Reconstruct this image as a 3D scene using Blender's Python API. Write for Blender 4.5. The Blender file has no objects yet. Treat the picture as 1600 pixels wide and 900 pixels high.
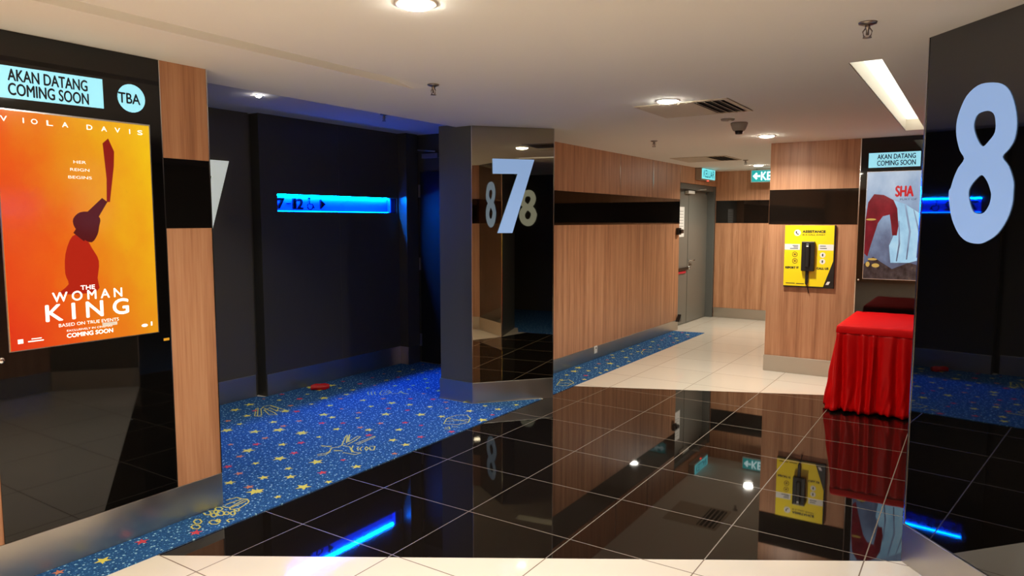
import bpy, bmesh, math, random
from mathutils import Vector, Matrix

# ---------------------------------------------------------------- camera, world, exposure
SC = bpy.context.scene
COL = SC.collection
cam_data = bpy.data.cameras.new('camera')
cam = bpy.data.objects.new('camera', cam_data)
COL.objects.link(cam)
cam.location = (0, 0, 1.6)
cam.rotation_euler = (math.radians(90 - 5.379), 0, math.radians(33.2305))
cam_data.sensor_width = 36.0
cam_data.lens = 36.0 * 1113.64 / 1600.0
cam_data.clip_start = 0.02
SC.camera = cam

world = bpy.data.worlds.new('world')
SC.world = world
world.use_nodes = True
world.node_tree.nodes['Background'].inputs[0].default_value = (0.02, 0.018, 0.015, 1)
world.node_tree.nodes['Background'].inputs[1].default_value = 1.0

SC.view_settings.view_transform = 'Standard'
SC.view_settings.look = 'None'
SC.view_settings.gamma = 1.0
SC.view_settings.use_curve_mapping = False
SC.view_settings.exposure = 0.0
SC.cycles.use_denoising = True
SC.cycles.max_bounces = 10
SC.cycles.diffuse_bounces = 5
SC.cycles.glossy_bounces = 6
SC.cycles.sample_clamp_indirect = 4.0
SC.cycles.caustics_reflective = False
SC.cycles.caustics_refractive = False

DOWNLIGHT = 150.0          # radiance of a downlight lens
LAMP_W = 27.5              # watts of the lamp behind each lens
WARM = (1.0, 0.95, 0.83)
TROUGH = 1.6
BLUE = 760.0

random.seed(7)
CZ = 2.405                 # ceiling height
PI = math.pi


def lin(r, g, b, a=1.0):
    f = lambda c: (c / 255.0) / 12.92 if c / 255.0 <= 0.04045 else (((c / 255.0) + 0.055) / 1.055) ** 2.4
    return (f(r), f(g), f(b), a)


# ---------------------------------------------------------------- materials
def mat(name, color, rough=0.5, metal=0.0, ior=1.5, coat=0.0, emit=None, strength=0.0, sheen=0.0, spec=0.5):
    m = bpy.data.materials.new(name)
    m.use_nodes = True
    p = m.node_tree.nodes['Principled BSDF']
    p.inputs['Base Color'].default_value = color
    p.inputs['Roughness'].default_value = rough
    p.inputs['Metallic'].default_value = metal
    p.inputs['IOR'].default_value = ior
    p.inputs['Coat Weight'].default_value = coat
    p.inputs['Specular IOR Level'].default_value = spec
    p.inputs['Sheen Weight'].default_value = sheen
    if emit:
        p.inputs['Emission Color'].default_value = emit
        p.inputs['Emission Strength'].default_value = strength
    return m


def N(m, kind, **kw):
    n = m.node_tree.nodes.new(kind)
    for k, v in kw.items():
        if k in n.inputs.keys():
            n.inputs[k].default_value = v
        else:
            setattr(n, k, v)
    return n


def L(m, a, b):
    m.node_tree.links.new(a, b)


def ramp(m, stops, interp='LINEAR'):
    r = N(m, 'ShaderNodeValToRGB')
    e = r.color_ramp.elements
    while len(e) > 1:
        e.remove(e[-1])
    e[0].position, e[0].color = stops[0]
    for pos, col in stops[1:]:
        x = e.new(pos)
        x.color = col
    r.color_ramp.interpolation = interp
    return r


def wood_mat(name, dark, mid, light, stripes):
    """laminate with upright grain; the grain runs along Z and varies along X + Y"""
    m = mat(name, mid, 0.42, ior=1.45)
    p = m.node_tree.nodes['Principled BSDF']
    geo = N(m, 'ShaderNodeNewGeometry')
    sep = N(m, 'ShaderNodeSeparateXYZ')
    L(m, geo.outputs['Position'], sep.inputs[0])
    s = N(m, 'ShaderNodeMath', operation='ADD')
    L(m, sep.outputs[0], s.inputs[0]); L(m, sep.outputs[1], s.inputs[1])
    z = N(m, 'ShaderNodeMath', operation='MULTIPLY')
    L(m, sep.outputs[2], z.inputs[0]); z.inputs[1].default_value = 0.03
    comb = N(m, 'ShaderNodeCombineXYZ')
    L(m, s.outputs[0], comb.inputs[0]); L(m, z.outputs[0], comb.inputs[1])
    n1 = N(m, 'ShaderNodeTexNoise', Scale=stripes, Detail=3.0, Roughness=0.6)
    L(m, comb.outputs[0], n1.inputs['Vector'])
    n2 = N(m, 'ShaderNodeTexNoise', Scale=stripes * 7, Detail=2.0, Roughness=0.7)
    L(m, comb.outputs[0], n2.inputs['Vector'])
    mx = N(m, 'ShaderNodeMath', operation='MULTIPLY_ADD')
    L(m, n2.outputs[0], mx.inputs[0]); mx.inputs[1].default_value = 0.35
    ml = N(m, 'ShaderNodeMath', operation='MULTIPLY')
    L(m, n1.outputs[0], ml.inputs[0]); ml.inputs[1].default_value = 0.65
    L(m, ml.outputs[0], mx.inputs[2])
    r = ramp(m, [(0.34, dark), (0.5, mid), (0.66, light)])
    L(m, mx.outputs[0], r.inputs[0])
    L(m, r.outputs[0], p.inputs['Base Color'])
    return m


def tile_mat(name, col, col2, grout, rough, ior, grout_w=0.0028):
    """polished square tiles with thin joints on the hall's own grid"""
    m = mat(name, col, rough, ior=ior)
    p = m.node_tree.nodes['Principled BSDF']
    geo = N(m, 'ShaderNodeNewGeometry')
    sep = N(m, 'ShaderNodeSeparateXYZ')
    L(m, geo.outputs['Position'], sep.inputs[0])
    outs = []
    cells = []
    for ax, org, size in ((0, -1.652, 0.636), (1, 2.44, 0.6165)):
        a = N(m, 'ShaderNodeMath', operation='SUBTRACT'); a.inputs[1].default_value = org
        L(m, sep.outputs[ax], a.inputs[0])
        d = N(m, 'ShaderNodeMath', operation='DIVIDE'); d.inputs[1].default_value = size
        L(m, a.outputs[0], d.inputs[0])
        fl = N(m, 'ShaderNodeMath', operation='FLOOR')
        L(m, d.outputs[0], fl.inputs[0]); cells.append(fl)
        pp = N(m, 'ShaderNodeMath', operation='PINGPONG'); pp.inputs[1].default_value = 0.5
        L(m, d.outputs[0], pp.inputs[0])
        lt = N(m, 'ShaderNodeMath', operation='LESS_THAN'); lt.inputs[1].default_value = grout_w / size
        L(m, pp.outputs[0], lt.inputs[0]); outs.append(lt)
    mx = N(m, 'ShaderNodeMath', operation='MAXIMUM')
    L(m, outs[0].outputs[0], mx.inputs[0]); L(m, outs[1].outputs[0], mx.inputs[1])
    comb = N(m, 'ShaderNodeCombineXYZ')
    L(m, cells[0].outputs[0], comb.inputs[0]); L(m, cells[1].outputs[0], comb.inputs[1])
    wn = N(m, 'ShaderNodeTexWhiteNoise', noise_dimensions='3D')
    L(m, comb.outputs[0], wn.inputs['Vector'])
    mixa = N(m, 'ShaderNodeMixRGB'); mixa.inputs[1].default_value = col; mixa.inputs[2].default_value = col2
    L(m, wn.outputs['Value'], mixa.inputs[0])
    mixb = N(m, 'ShaderNodeMixRGB'); mixb.inputs[2].default_value = grout
    L(m, mx.outputs[0], mixb.inputs[0]); L(m, mixa.outputs[0], mixb.inputs[1])
    L(m, mixb.outputs[0], p.inputs['Base Color'])
    rr = N(m, 'ShaderNodeMath', operation='MULTIPLY_ADD')
    L(m, mx.outputs[0], rr.inputs[0]); rr.inputs[1].default_value = 0.5; rr.inputs[2].default_value = rough
    L(m, rr.outputs[0], p.inputs['Roughness'])
    return m


def steel_mat(name, col, rough):
    m = mat(name, col, rough, metal=1.0)
    p = m.node_tree.nodes['Principled BSDF']
    tc = N(m, 'ShaderNodeNewGeometry')
    n = N(m, 'ShaderNodeTexNoise', Scale=5.0, Detail=4.0)
    L(m, tc.outputs['Position'], n.inputs['Vector'])
    r = N(m, 'ShaderNodeMapRange'); r.inputs[3].default_value = rough * 0.7; r.inputs[4].default_value = rough * 1.5
    L(m, n.outputs[0], r.inputs[0])
    L(m, r.outputs[0], p.inputs['Roughness'])
    return m


def carpet_mat():
    m = mat('carpet_blue', lin(28, 62, 120), 0.95, spec=0.1)
    p = m.node_tree.nodes['Principled BSDF']
    geo = N(m, 'ShaderNodeNewGeometry')
    base = N(m, 'ShaderNodeTexNoise', Scale=70.0, Detail=3.0)
    L(m, geo.outputs['Position'], base.inputs['Vector'])
    rb = ramp(m, [(0.3, lin(32, 72, 120)), (0.7, lin(48, 96, 152))])
    L(m, base.outputs[0], rb.inputs[0])
    last = rb
    for sc, thr, col in ((58.0, 0.10, lin(84, 136, 190)), (34.0, 0.12, lin(112, 168, 208)), (20.0, 0.11, lin(158, 206, 228))):
        v = N(m, 'ShaderNodeTexVoronoi', Scale=sc, Randomness=1.0)
        v.voronoi_dimensions = '2D'
        L(m, geo.outputs['Position'], v.inputs['Vector'])
        lt = N(m, 'ShaderNodeMath', operation='LESS_THAN'); lt.inputs[1].default_value = thr
        L(m, v.outputs['Distance'], lt.inputs[0])
        mx = N(m, 'ShaderNodeMixRGB'); mx.inputs[2].default_value = col
        L(m, lt.outputs[0], mx.inputs[0]); L(m, last.outputs[0], mx.inputs[1])
        last = mx
    L(m, last.outputs[0], p.inputs['Base Color'])
    return m


M = {}
M['ceiling'] = mat('ceiling_paint', lin(240, 238, 230), 0.9, spec=0.2)
M['ceiling_recess'] = mat('ceiling_recess_paint', lin(205, 200, 195), 0.9, spec=0.2)
M['white_tile'] = tile_mat('white_tile', lin(234, 224, 206), lin(238, 229, 212), lin(120, 98, 76), 0.06, 1.5)
M['black_tile'] = tile_mat('black_tile', lin(20, 16, 13), lin(24, 19, 15), lin(120, 108, 92), 0.025, 1.62)
M['carpet'] = carpet_mat()
M['star_yellow'] = mat('carpet_yellow', lin(224, 214, 100), 0.95, spec=0.1)
M['star_red'] = mat('carpet_red', lin(205, 76, 88), 0.95, spec=0.1)
M['star_orange'] = mat('carpet_orange', lin(205, 130, 100), 0.95, spec=0.1)
M['motif'] = mat('carpet_doodle_yellow', lin(205, 200, 110), 0.95, spec=0.1)
M['wood'] = wood_mat('wood_laminate', lin(146, 98, 68), lin(178, 127, 92), lin(195, 147, 110), 11.0)
M['wood_striped'] = wood_mat('wood_striped_laminate', lin(158, 106, 74), lin(194, 139, 101), lin(212, 160, 121), 16.0)
M['black_glass'] = mat('black_glass', lin(9, 8, 7), 0.03, ior=1.52)
M['smoked_mirror'] = mat('bronze_smoked_mirror', (0.40, 0.355, 0.26, 1), 0.015, metal=1.0)
M['dark_mirror'] = mat('black_back_painted_glass', lin(6, 5, 4), 0.02, ior=2.0)
M['band'] = mat('black_gloss_band', lin(14, 13, 12), 0.04, ior=1.6)
M['door_dark'] = mat('dark_door', lin(20, 20, 19), 0.6, spec=0.2)
M['dark_laminate'] = mat('dark_laminate', lin(80, 76, 66), 0.42, ior=1.45)
M['black_laminate'] = mat('black_laminate', lin(64, 62, 56), 0.34, ior=1.45)
M['pillar_side'] = mat('charcoal_laminate', lin(84, 86, 80), 0.4, ior=1.45)
M['steel'] = steel_mat('brushed_steel', (0.56, 0.53, 0.47, 1), 0.33)
M['steel_dark'] = steel_mat('dull_steel', (0.45, 0.43, 0.40, 1), 0.36)
M['chrome'] = mat('chrome_edge', (0.75, 0.72, 0.68, 1), 0.15, metal=1.0)
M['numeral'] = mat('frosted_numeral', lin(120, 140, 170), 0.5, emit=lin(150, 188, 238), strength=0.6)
M['numeral_dim'] = mat('frosted_numeral_faint_glow', lin(225, 228, 222), 0.5, emit=lin(220, 228, 215), strength=0.5)  # recess numerals' brightness put in as a weak glow of their own
M['niche_letter'] = mat('niche_letter', lin(6, 12, 30), 0.7, spec=0.05)
M['sign_cyan'] = mat('backlit_cyan', lin(140, 215, 235), 0.3, emit=lin(146, 218, 238), strength=0.85)
M['ink'] = mat('black_ink', lin(22, 30, 38), 0.5)
M['white_ink'] = mat('backlit_white', lin(240, 240, 238), 0.4, emit=lin(245, 242, 235), strength=0.85)
M['silver_edge'] = mat('silver_snap_frame', (0.8, 0.8, 0.82, 1), 0.2, metal=1.0)
M['door'] = mat('grey_door_paint', lin(118, 116, 108), 0.38)
M['door_frame'] = mat('grey_door_frame', lin(98, 100, 96), 0.4)
M['white_plastic'] = mat('white_plastic', lin(228, 224, 214), 0.4)
M['grey_plastic'] = mat('grey_plastic', lin(150, 142, 132), 0.45)
M['dark_plastic'] = mat('dark_plastic', lin(26, 25, 25), 0.35)
M['red_plastic'] = mat('red_plastic', lin(200, 40, 60), 0.4)
M['yellow_board'] = mat('yellow_board', lin(250, 222, 20), 0.4)
M['paper'] = mat('white_paper', lin(235, 232, 226), 0.7)
M['sprinkler'] = mat('sprinkler_metal', (0.34, 0.30, 0.27, 1), 0.35, metal=1.0)
M['vent'] = mat('vent_paint', lin(205, 192, 172), 0.5)
M['vent_dark'] = mat('vent_hollow_shade', lin(30, 28, 26), 0.8)
M['cloth'] = mat('red_satin', lin(214, 10, 12), 0.42, ior=1.4, spec=0.35)
M['cloth_top'] = mat('red_satin_top', lin(222, 8, 12), 0.6, ior=1.4, spec=0.2)
M['lens'] = mat('downlight_lens', lin(255, 250, 240), 0.4, emit=(*WARM, 1), strength=DOWNLIGHT)
M['lens_small'] = mat('small_downlight_lens', lin(255, 250, 240), 0.4, emit=(1, 0.97, 0.92, 1), strength=160.0)
M['led_tube'] = mat('trough_diffuser', lin(255, 250, 235), 0.4, emit=(1.0, 0.95, 0.80, 1), strength=TROUGH)
M['blue_led'] = mat('blue_led_strip', (0.02, 0.25, 1, 1), 0.4, emit=(0.0, 0.15, 1.0, 1), strength=BLUE)
M['blue_led_soft'] = mat('blue_led_strip_lower', (0.02, 0.25, 1, 1), 0.4, emit=(0.0, 0.10, 1.0, 1), strength=BLUE * 0.06)
M['niche_white'] = mat('niche_white', lin(225, 232, 240), 0.6)
M['niche_blue'] = mat('niche_blue_acrylic', lin(18, 62, 185), 0.4)
M['exit_face'] = mat('exit_face', lin(90, 205, 215), 0.4, emit=lin(120, 228, 236), strength=1.0)
M['exit_text'] = mat('exit_text', lin(225, 250, 250), 0.4, emit=lin(215, 250, 255), strength=1.1)
M['green_face'] = mat('direction_sign_face', lin(30, 150, 150), 0.4, emit=lin(25, 150, 150), strength=0.9)
M['exit_dark'] = mat('exit_dark_letter', lin(20, 120, 135), 0.4, emit=lin(20, 110, 125), strength=0.5)
M['exit_box'] = mat('exit_box', lin(165, 150, 132), 0.5)
M['red_led'] = mat('red_indicator', lin(255, 40, 30), 0.4, emit=(1, 0.08, 0.05, 1), strength=3.0)
M['tag_yellow'] = mat('yellow_tag', lin(225, 170, 40), 0.5)
M['icon_brown'] = mat('icon_brown', lin(120, 84, 20), 0.5)
M['packet'] = mat('crumpled_red_packet', lin(190, 18, 22), 0.35)


def poster_mat(name, stops, noise_amt, ku, kv, strength, nscale=3.0):
    """backlit print: colour follows the print's own u/v plus cloudy noise"""
    m = mat(name, (0, 0, 0, 1), 0.12)
    p = m.node_tree.nodes['Principled BSDF']
    uv = N(m, 'ShaderNodeUVMap')
    sep = N(m, 'ShaderNodeSeparateXYZ')
    L(m, uv.outputs[0], sep.inputs[0])
    a = N(m, 'ShaderNodeMath', operation='MULTIPLY'); a.inputs[1].default_value = ku
    b = N(m, 'ShaderNodeMath', operation='MULTIPLY_ADD'); b.inputs[1].default_value = kv
    L(m, sep.outputs[0], a.inputs[0]); L(m, sep.outputs[1], b.inputs[0]); L(m, a.outputs[0], b.inputs[2])
    n = N(m, 'ShaderNodeTexNoise', Scale=nscale, Detail=5.0, Roughness=0.55)
    L(m, uv.outputs[0], n.inputs['Vector'])
    c = N(m, 'ShaderNodeMath', operation='MULTIPLY_ADD'); c.inputs[1].default_value = noise_amt
    L(m, n.outputs[0], c.inputs[0]); L(m, b.outputs[0], c.inputs[2])
    r = ramp(m, stops)
    L(m, c.outputs[0], r.inputs[0])
    L(m, r.outputs[0], p.inputs['Emission Color'])
    p.inputs['Emission Strength'].default_value = strength
    return m


M['print_orange'] = poster_mat('orange_print', [(0.10, lin(226, 38, 22)), (0.42, lin(240, 92, 24)), (0.68, lin(240, 148, 28)), (0.98, lin(250, 196, 26))], 0.35, 0.55, 0.28, 0.95)
M['print_red'] = mat('red_print', (0, 0, 0, 1), 0.12, emit=lin(148, 30, 22), strength=0.9)
M['print_deep_red'] = mat('deep_red_print', (0, 0, 0, 1), 0.12, emit=lin(92, 24, 24), strength=0.9)
M['print_scarlet'] = mat('scarlet_print', (0, 0, 0, 1), 0.12, emit=lin(190, 40, 22), strength=0.9)
M['print_slate'] = poster_mat('slate_print', [(0.15, lin(40, 38, 48)), (0.45, lin(96, 106, 132)), (0.75, lin(150, 172, 200)), (1.0, lin(190, 205, 222))], 0.6, 0.0, 0.62, 0.95, 4.0)
M['print_rock'] = poster_mat('rock_print', [(0.3, lin(28, 22, 24)), (0.55, lin(66, 56, 58)), (0.75, lin(120, 96, 60))], 0.9, 0.0, 0.05, 0.9, 14.0)
M['print_pale'] = poster_mat('pale_cloth_print', [(0.2, lin(120, 160, 196)), (0.5, lin(165, 208, 232)), (0.8, lin(205, 232, 242))], 0.7, 0.2, 0.1, 0.95, 5.0)
M['print_maroon'] = poster_mat('maroon_print', [(0.2, lin(70, 14, 24)), (0.5, lin(124, 24, 38)), (0.8, lin(160, 44, 54))], 0.8, 0.1, 0.1, 0.95, 6.0)
M['print_gold'] = mat('gold_print', (0, 0, 0, 1), 0.12, emit=lin(206, 166, 84), strength=0.9)
M['print_title_red'] = mat('title_red_print', (0, 0, 0, 1), 0.12, emit=lin(196, 22, 32), strength=0.95)
M['print_navy'] = mat('navy_print', (0, 0, 0, 1), 0.12, emit=lin(40, 60, 92), strength=0.9)


# ---------------------------------------------------------------- geometry helpers
class Frame:
    """flat frame on a surface: u along it, v up, n out of it"""
    def __init__(self, o, u, v, n):
        self.o, self.u, self.v, self.n = Vector(o), Vector(u).normalized(), Vector(v).normalized(), Vector(n).normalized()

    def p(self, x, y, d=0.0):
        return self.o + self.u * x + self.v * y + self.n * d


class MB:
    def __init__(self):
        self.v, self.f, self.m, self.s, self.uv = [], [], [], [], []

    def face(self, pts, mi=0, smooth=False, uv=None):
        i = len(self.v)
        self.v += [tuple(p) for p in pts]
        self.f.append(list(range(i, i + len(pts)))); self.m.append(mi); self.s.append(smooth)
        self.uv.append(uv)

    def raw(self, verts, faces, mi=0, smooth=False):
        i = len(self.v)
        self.v += [tuple(p) for p in verts]
        for f in faces:
            self.f.append([i + k for k in f]); self.m.append(mi); self.s.append(smooth); self.uv.append(None)

    def box(self, x0, x1, y0, y1, z0, z1, mi=0):
        v = [(x, y, z) for z in (z0, z1) for y in (y0, y1) for x in (x0, x1)]
        self.raw(v, [(0, 2, 3, 1), (4, 5, 7, 6), (0, 1, 5, 4), (2, 6, 7, 3), (0, 4, 6, 2), (1, 3, 7, 5)], mi)

    def fbox(self, fr, x0, x1, y0, y1, d0, d1, mi=0):
        v = [fr.p(x, y, d) for d in (d0, d1) for y in (y0, y1) for x in (x0, x1)]
        self.raw(v, [(0, 2, 3, 1), (4, 5, 7, 6), (0, 1, 5, 4), (2, 6, 7, 3), (0, 4, 6, 2), (1, 3, 7, 5)], mi)

    def prism(self, fr, pts, d0, d1, mi=0, uvbox=None, side_mi=None):
        """solid outline in a frame (counter-clockwise seen from the front)"""
        ar = sum(pts[i][0] * pts[(i + 1) % len(pts)][1] - pts[(i + 1) % len(pts)][0] * pts[i][1] for i in range(len(pts)))
        if ar < 0:
            pts = pts[::-1]
        uv = None
        if uvbox:
            a, b, c, d = uvbox
            uv = [((x - a) / (b - a), (y - c) / (d - c)) for x, y in pts]
        self.face([fr.p(x, y, d1) for x, y in pts], mi, uv=uv)
        self.face([fr.p(x, y, d0) for x, y in pts[::-1]], mi if side_mi is None else side_mi)
        n = len(pts)
        for i in range(n):
            a, b = pts[i], pts[(i + 1) % n]
            self.face([fr.p(*a, d0), fr.p(*b, d0), fr.p(*b, d1), fr.p(*a, d1)], mi if side_mi is None else side_mi)

    def vprism(self, poly, z0, z1, mi=0, faces=None):
        """upright prism over a floor outline; faces: material of each side by index"""
        ar = sum(poly[i][0] * poly[(i + 1) % len(poly)][1] - poly[(i + 1) % len(poly)][0] * poly[i][1] for i in range(len(poly)))
        if ar < 0:
            poly = poly[::-1]
        n = len(poly)
        self.face([(x, y, z1) for x, y in poly], mi)
        self.face([(x, y, z0) for x, y in poly[::-1]], mi)
        for i in range(n):
            a, b = poly[i], poly[(i + 1) % n]
            self.face([(*a, z0), (*b, z0), (*b, z1), (*a, z1)], mi)

    def lathe(self, fr, prof, seg=24, mi=0, cx=0.0, cy=0.0, smooth=True):
        """profile of (radius, distance along n) turned round the frame's n at (cx, cy)"""
        i0 = len(self.v)
        for r, d in prof:
            for k in range(seg):
                a = 2 * PI * k / seg
                self.v.append(tuple(fr.p(cx + r * math.cos(a), cy + r * math.sin(a), d)))
        for j in range(len(prof) - 1):
            for k in range(seg):
                a, b = i0 + j * seg + k, i0 + j * seg + (k + 1) % seg
                self.f.append([a, b, b + seg, a + seg]); self.m.append(mi); self.s.append(smooth); self.uv.append(None)
        for j, rev in ((0, True), (len(prof) - 1, False)):
            if prof[j][0] > 1e-5:
                ring = [i0 + j * seg + k for k in range(seg)]
                self.f.append(ring[::-1] if rev else ring); self.m.append(mi); self.s.append(False); self.uv.append(None)

    def tube(self, path, r, seg=8, mi=0):
        path = [Vector(p) for p in path]
        rings = []
        for i, p in enumerate(path):
            t = (path[min(i + 1, len(path) - 1)] - path[max(i - 1, 0)]).normalized()
            a = t.cross(Vector((0, 0, 1)))
            if a.length < 1e-3:
                a = t.cross(Vector((1, 0, 0)))
            a.normalize(); b = t.cross(a)
            i0 = len(self.v); rings.append(i0)
            for k in range(seg):
                q = 2 * PI * k / seg
                self.v.append(tuple(p + a * (r * math.cos(q)) + b * (r * math.sin(q))))
        for j in range(len(rings) - 1):
            for k in range(seg):
                a, b = rings[j] + k, rings[j] + (k + 1) % seg
                c, d = rings[j + 1] + (k + 1) % seg, rings[j + 1] + k
                self.f.append([a, b, c, d]); self.m.append(mi); self.s.append(True); self.uv.append(None)
        for j in (0, -1):
            ring = [rings[j] + k for k in range(seg)]
            self.f.append(ring); self.m.append(mi); self.s.append(False); self.uv.append(None)

    def build(self, name, mats, parent=None, loc=None, bevel=0.0):
        if not isinstance(mats, (list, tuple)):
            mats = [mats]
        me = bpy.data.meshes.new(name)
        off = Vector(loc) if loc is not None else Vector((0, 0, 0))
        if parent is not None and loc is None:
            off = Vector(parent['_at']) if '_at' in parent else off
        me.from_pydata([tuple(Vector(p) - off) for p in self.v], [], self.f)
        for m in mats:
            me.materials.append(m)
        me.polygons.foreach_set('material_index', self.m)
        me.polygons.foreach_set('use_smooth', self.s)
        if any(self.uv):
            layer = me.uv_layers.new(name='UVMap')
            for poly, uv in zip(me.polygons, self.uv):
                if uv:
                    for k, li in enumerate(poly.loop_indices):
                        layer.data[li].uv = uv[k]
        bm = bmesh.new(); bm.from_mesh(me)
        bmesh.ops.remove_doubles(bm, verts=bm.verts, dist=1e-5)
        bmesh.ops.recalc_face_normals(bm, faces=bm.faces)
        bm.to_mesh(me); bm.free()
        me.update()
        o = bpy.data.objects.new(name, me)
        COL.objects.link(o)
        o['_at'] = (off.x, off.y, off.z)
        if parent is not None:
            o.parent = parent
        else:
            o.location = off
        if bevel:
            b = o.modifiers.new('bevel', 'BEVEL'); b.width = bevel; b.segments = 2; b.limit_method = 'ANGLE'
        return o


def thing(name, label, cat, at=(0, 0, 0), group=None):
    o = bpy.data.objects.new(name, None)
    COL.objects.link(o)
    o.empty_display_size = 0.1
    o.location = at
    o['_at'] = tuple(float(c) for c in at)
    o['label'] = label; o['category'] = cat
    if group:
        o['group'] = group
    return o


def tag(o, label, cat, group=None):
    o['label'] = label; o['category'] = cat
    if group:
        o['group'] = group
    return o


def struct(o):
    o['kind'] = 'structure'
    return o


def copy_thing(src, at, label):
    r = src.copy(); COL.objects.link(r); r.location = at; r['label'] = label
    for ch in list(src.children):
        c = ch.copy(); COL.objects.link(c); c.parent = r
        for g in ch.children:
            d = g.copy(); COL.objects.link(d); d.parent = c
    return r


_glyphs = {}


def text_verts(s, weight=0.0):
    key = (s, weight)
    if key not in _glyphs:
        cu = bpy.data.curves.new('lettering', 'FONT')
        cu.body = s; cu.size = 1.0; cu.offset = weight; cu.resolution_u = 4
        ob = bpy.data.objects.new('lettering', cu)
        COL.objects.link(ob)
        dg = bpy.context.evaluated_depsgraph_get()
        me = bpy.data.meshes.new_from_object(ob.evaluated_get(dg))
        vs = [tuple(v.co) for v in me.vertices]; fs = [tuple(p.vertices) for p in me.polygons]
        bpy.data.objects.remove(ob); bpy.data.curves.remove(cu); bpy.data.meshes.remove(me)
        _glyphs[key] = (vs, fs)
    return _glyphs[key]


def put_text(mb, fr, s, x0, x1, y0, y1, d, mi=0, weight=0.0):
    """letters fitted into the rectangle x0..x1, y0..y1 of a frame, standing d off it"""
    vs, fs = text_verts(s)
    ax, bx = min(v[0] for v in vs), max(v[0] for v in vs)
    ay, by = min(v[1] for v in vs), max(v[1] for v in vs)
    w = weight * (y1 - y0)
    for k, (ox, oy) in enumerate(((0, 0), (w, 0), (-w, 0), (0, w), (0, -w)) if w else ((0, 0),)):
        mb.raw([fr.p(x0 + ox + (v[0] - ax) / (bx - ax) * (x1 - x0), y0 + oy + (v[1] - ay) / (by - ay) * (y1 - y0), d + k * 0.00012) for v in vs], fs, mi)


def words(parent, fr, m, s, x0, x1, y0, y1, d, weight=0.0):
    mb = MB(); put_text(mb, fr, s, x0, x1, y0, y1, d, 0, weight)
    return mb.build('lettering', m, parent)


def disc(cx, cy, r, n=28, ry=None):
    ry = ry or r
    return [(cx + r * math.cos(2 * PI * k / n), cy + ry * math.sin(2 * PI * k / n)) for k in range(n)]


def smooth_loop(pts, sub=3):
    n = len(pts); out = []
    for i in range(n):
        p0, p1, p2, p3 = pts[i - 1], pts[i], pts[(i + 1) % n], pts[(i + 2) % n]
        for k in range(sub):
            t = k / sub
            out.append(tuple(0.5 * (2 * p1[a] + (p2[a] - p0[a]) * t + (2 * p0[a] - 5 * p1[a] + 4 * p2[a] - p3[a]) * t * t + (3 * p1[a] - p0[a] - 3 * p2[a] + p3[a]) * t ** 3) for a in (0, 1)))
    return out


def solid_with_holes(mb, fr, outer, holes, d0, d1, mi=0, side_mi=None):
    """extruded outline with holes, via the curve filler"""
    cu = bpy.data.curves.new('outline', 'CURVE'); cu.dimensions = '2D'; cu.fill_mode = 'BOTH'
    for loop in [outer] + holes:
        sp = cu.splines.new('POLY'); sp.points.add(len(loop) - 1)
        for q, (x, y) in zip(sp.points, loop):
            q.co = (x, y, 0, 1)
        sp.use_cyclic_u = True
    ob = bpy.data.objects.new('outline', cu); COL.objects.link(ob)
    me = bpy.data.meshes.new_from_object(ob.evaluated_get(bpy.context.evaluated_depsgraph_get()))
    vs = [tuple(v.co) for v in me.vertices]; fs = [tuple(p.vertices) for p in me.polygons]
    bpy.data.objects.remove(ob); bpy.data.curves.remove(cu); bpy.data.meshes.remove(me)
    mb.raw([fr.p(v[0], v[1], d1) for v in vs], fs, mi)
    mb.raw([fr.p(v[0], v[1], d0) for v in vs], fs, mi if side_mi is None else side_mi)
    for loop in [outer] + holes:
        n = len(loop)
        for i in range(n):
            a, b = loop[i], loop[(i + 1) % n]
            mb.face([fr.p(*a, d0), fr.p(*b, d0), fr.p(*b, d1), fr.p(*a, d1)], mi if side_mi is None else side_mi)

# ================================================================ THE ROOM
LEFT = Frame((-3.5, 0, 0), (0, 1, 0), (0, 0, 1), (1, 0, 0))          # poster wall, u = Y
RECESS = Frame((-5.38, 0, 0), (0, 1, 0), (0, 0, 1), (1, 0, 0))       # dark wall inside the entrance
HALL = Frame((-3.675, 0, 0), (0, 1, 0), (0, 0, 1), (1, 0, 0))        # striped wood wall further on
PIER = Frame((0, 7.81, 0), (1, 0, 0), (0, 0, 1), (0, -1, 0))         # wood pier facing the hall, u = X
BACK = Frame((0, 11.75, 0), (1, 0, 0), (0, 0, 1), (0, -1, 0))
P1, P2 = Vector((-3.657, 4.95, 0)), Vector((-3.1772, 5.5244, 0))
SEVEN = Frame(P1, P2 - P1, (0, 0, 1), (P2 - P1).cross(Vector((0, 0, 1))))
Q1 = Vector((-0.228, 3.718, 0))
QU = Vector((math.cos(math.radians(-49.5)), math.sin(math.radians(-49.5)), 0))
Q2 = Q1 + QU * 0.75
EIGHT = Frame(Q1, QU, (0, 0, 1), QU.cross(Vector((0, 0, 1))))
FLOOR = Frame((0, 0, 0), (1, 0, 0), (0, 1, 0), (0, 0, 1))

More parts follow.
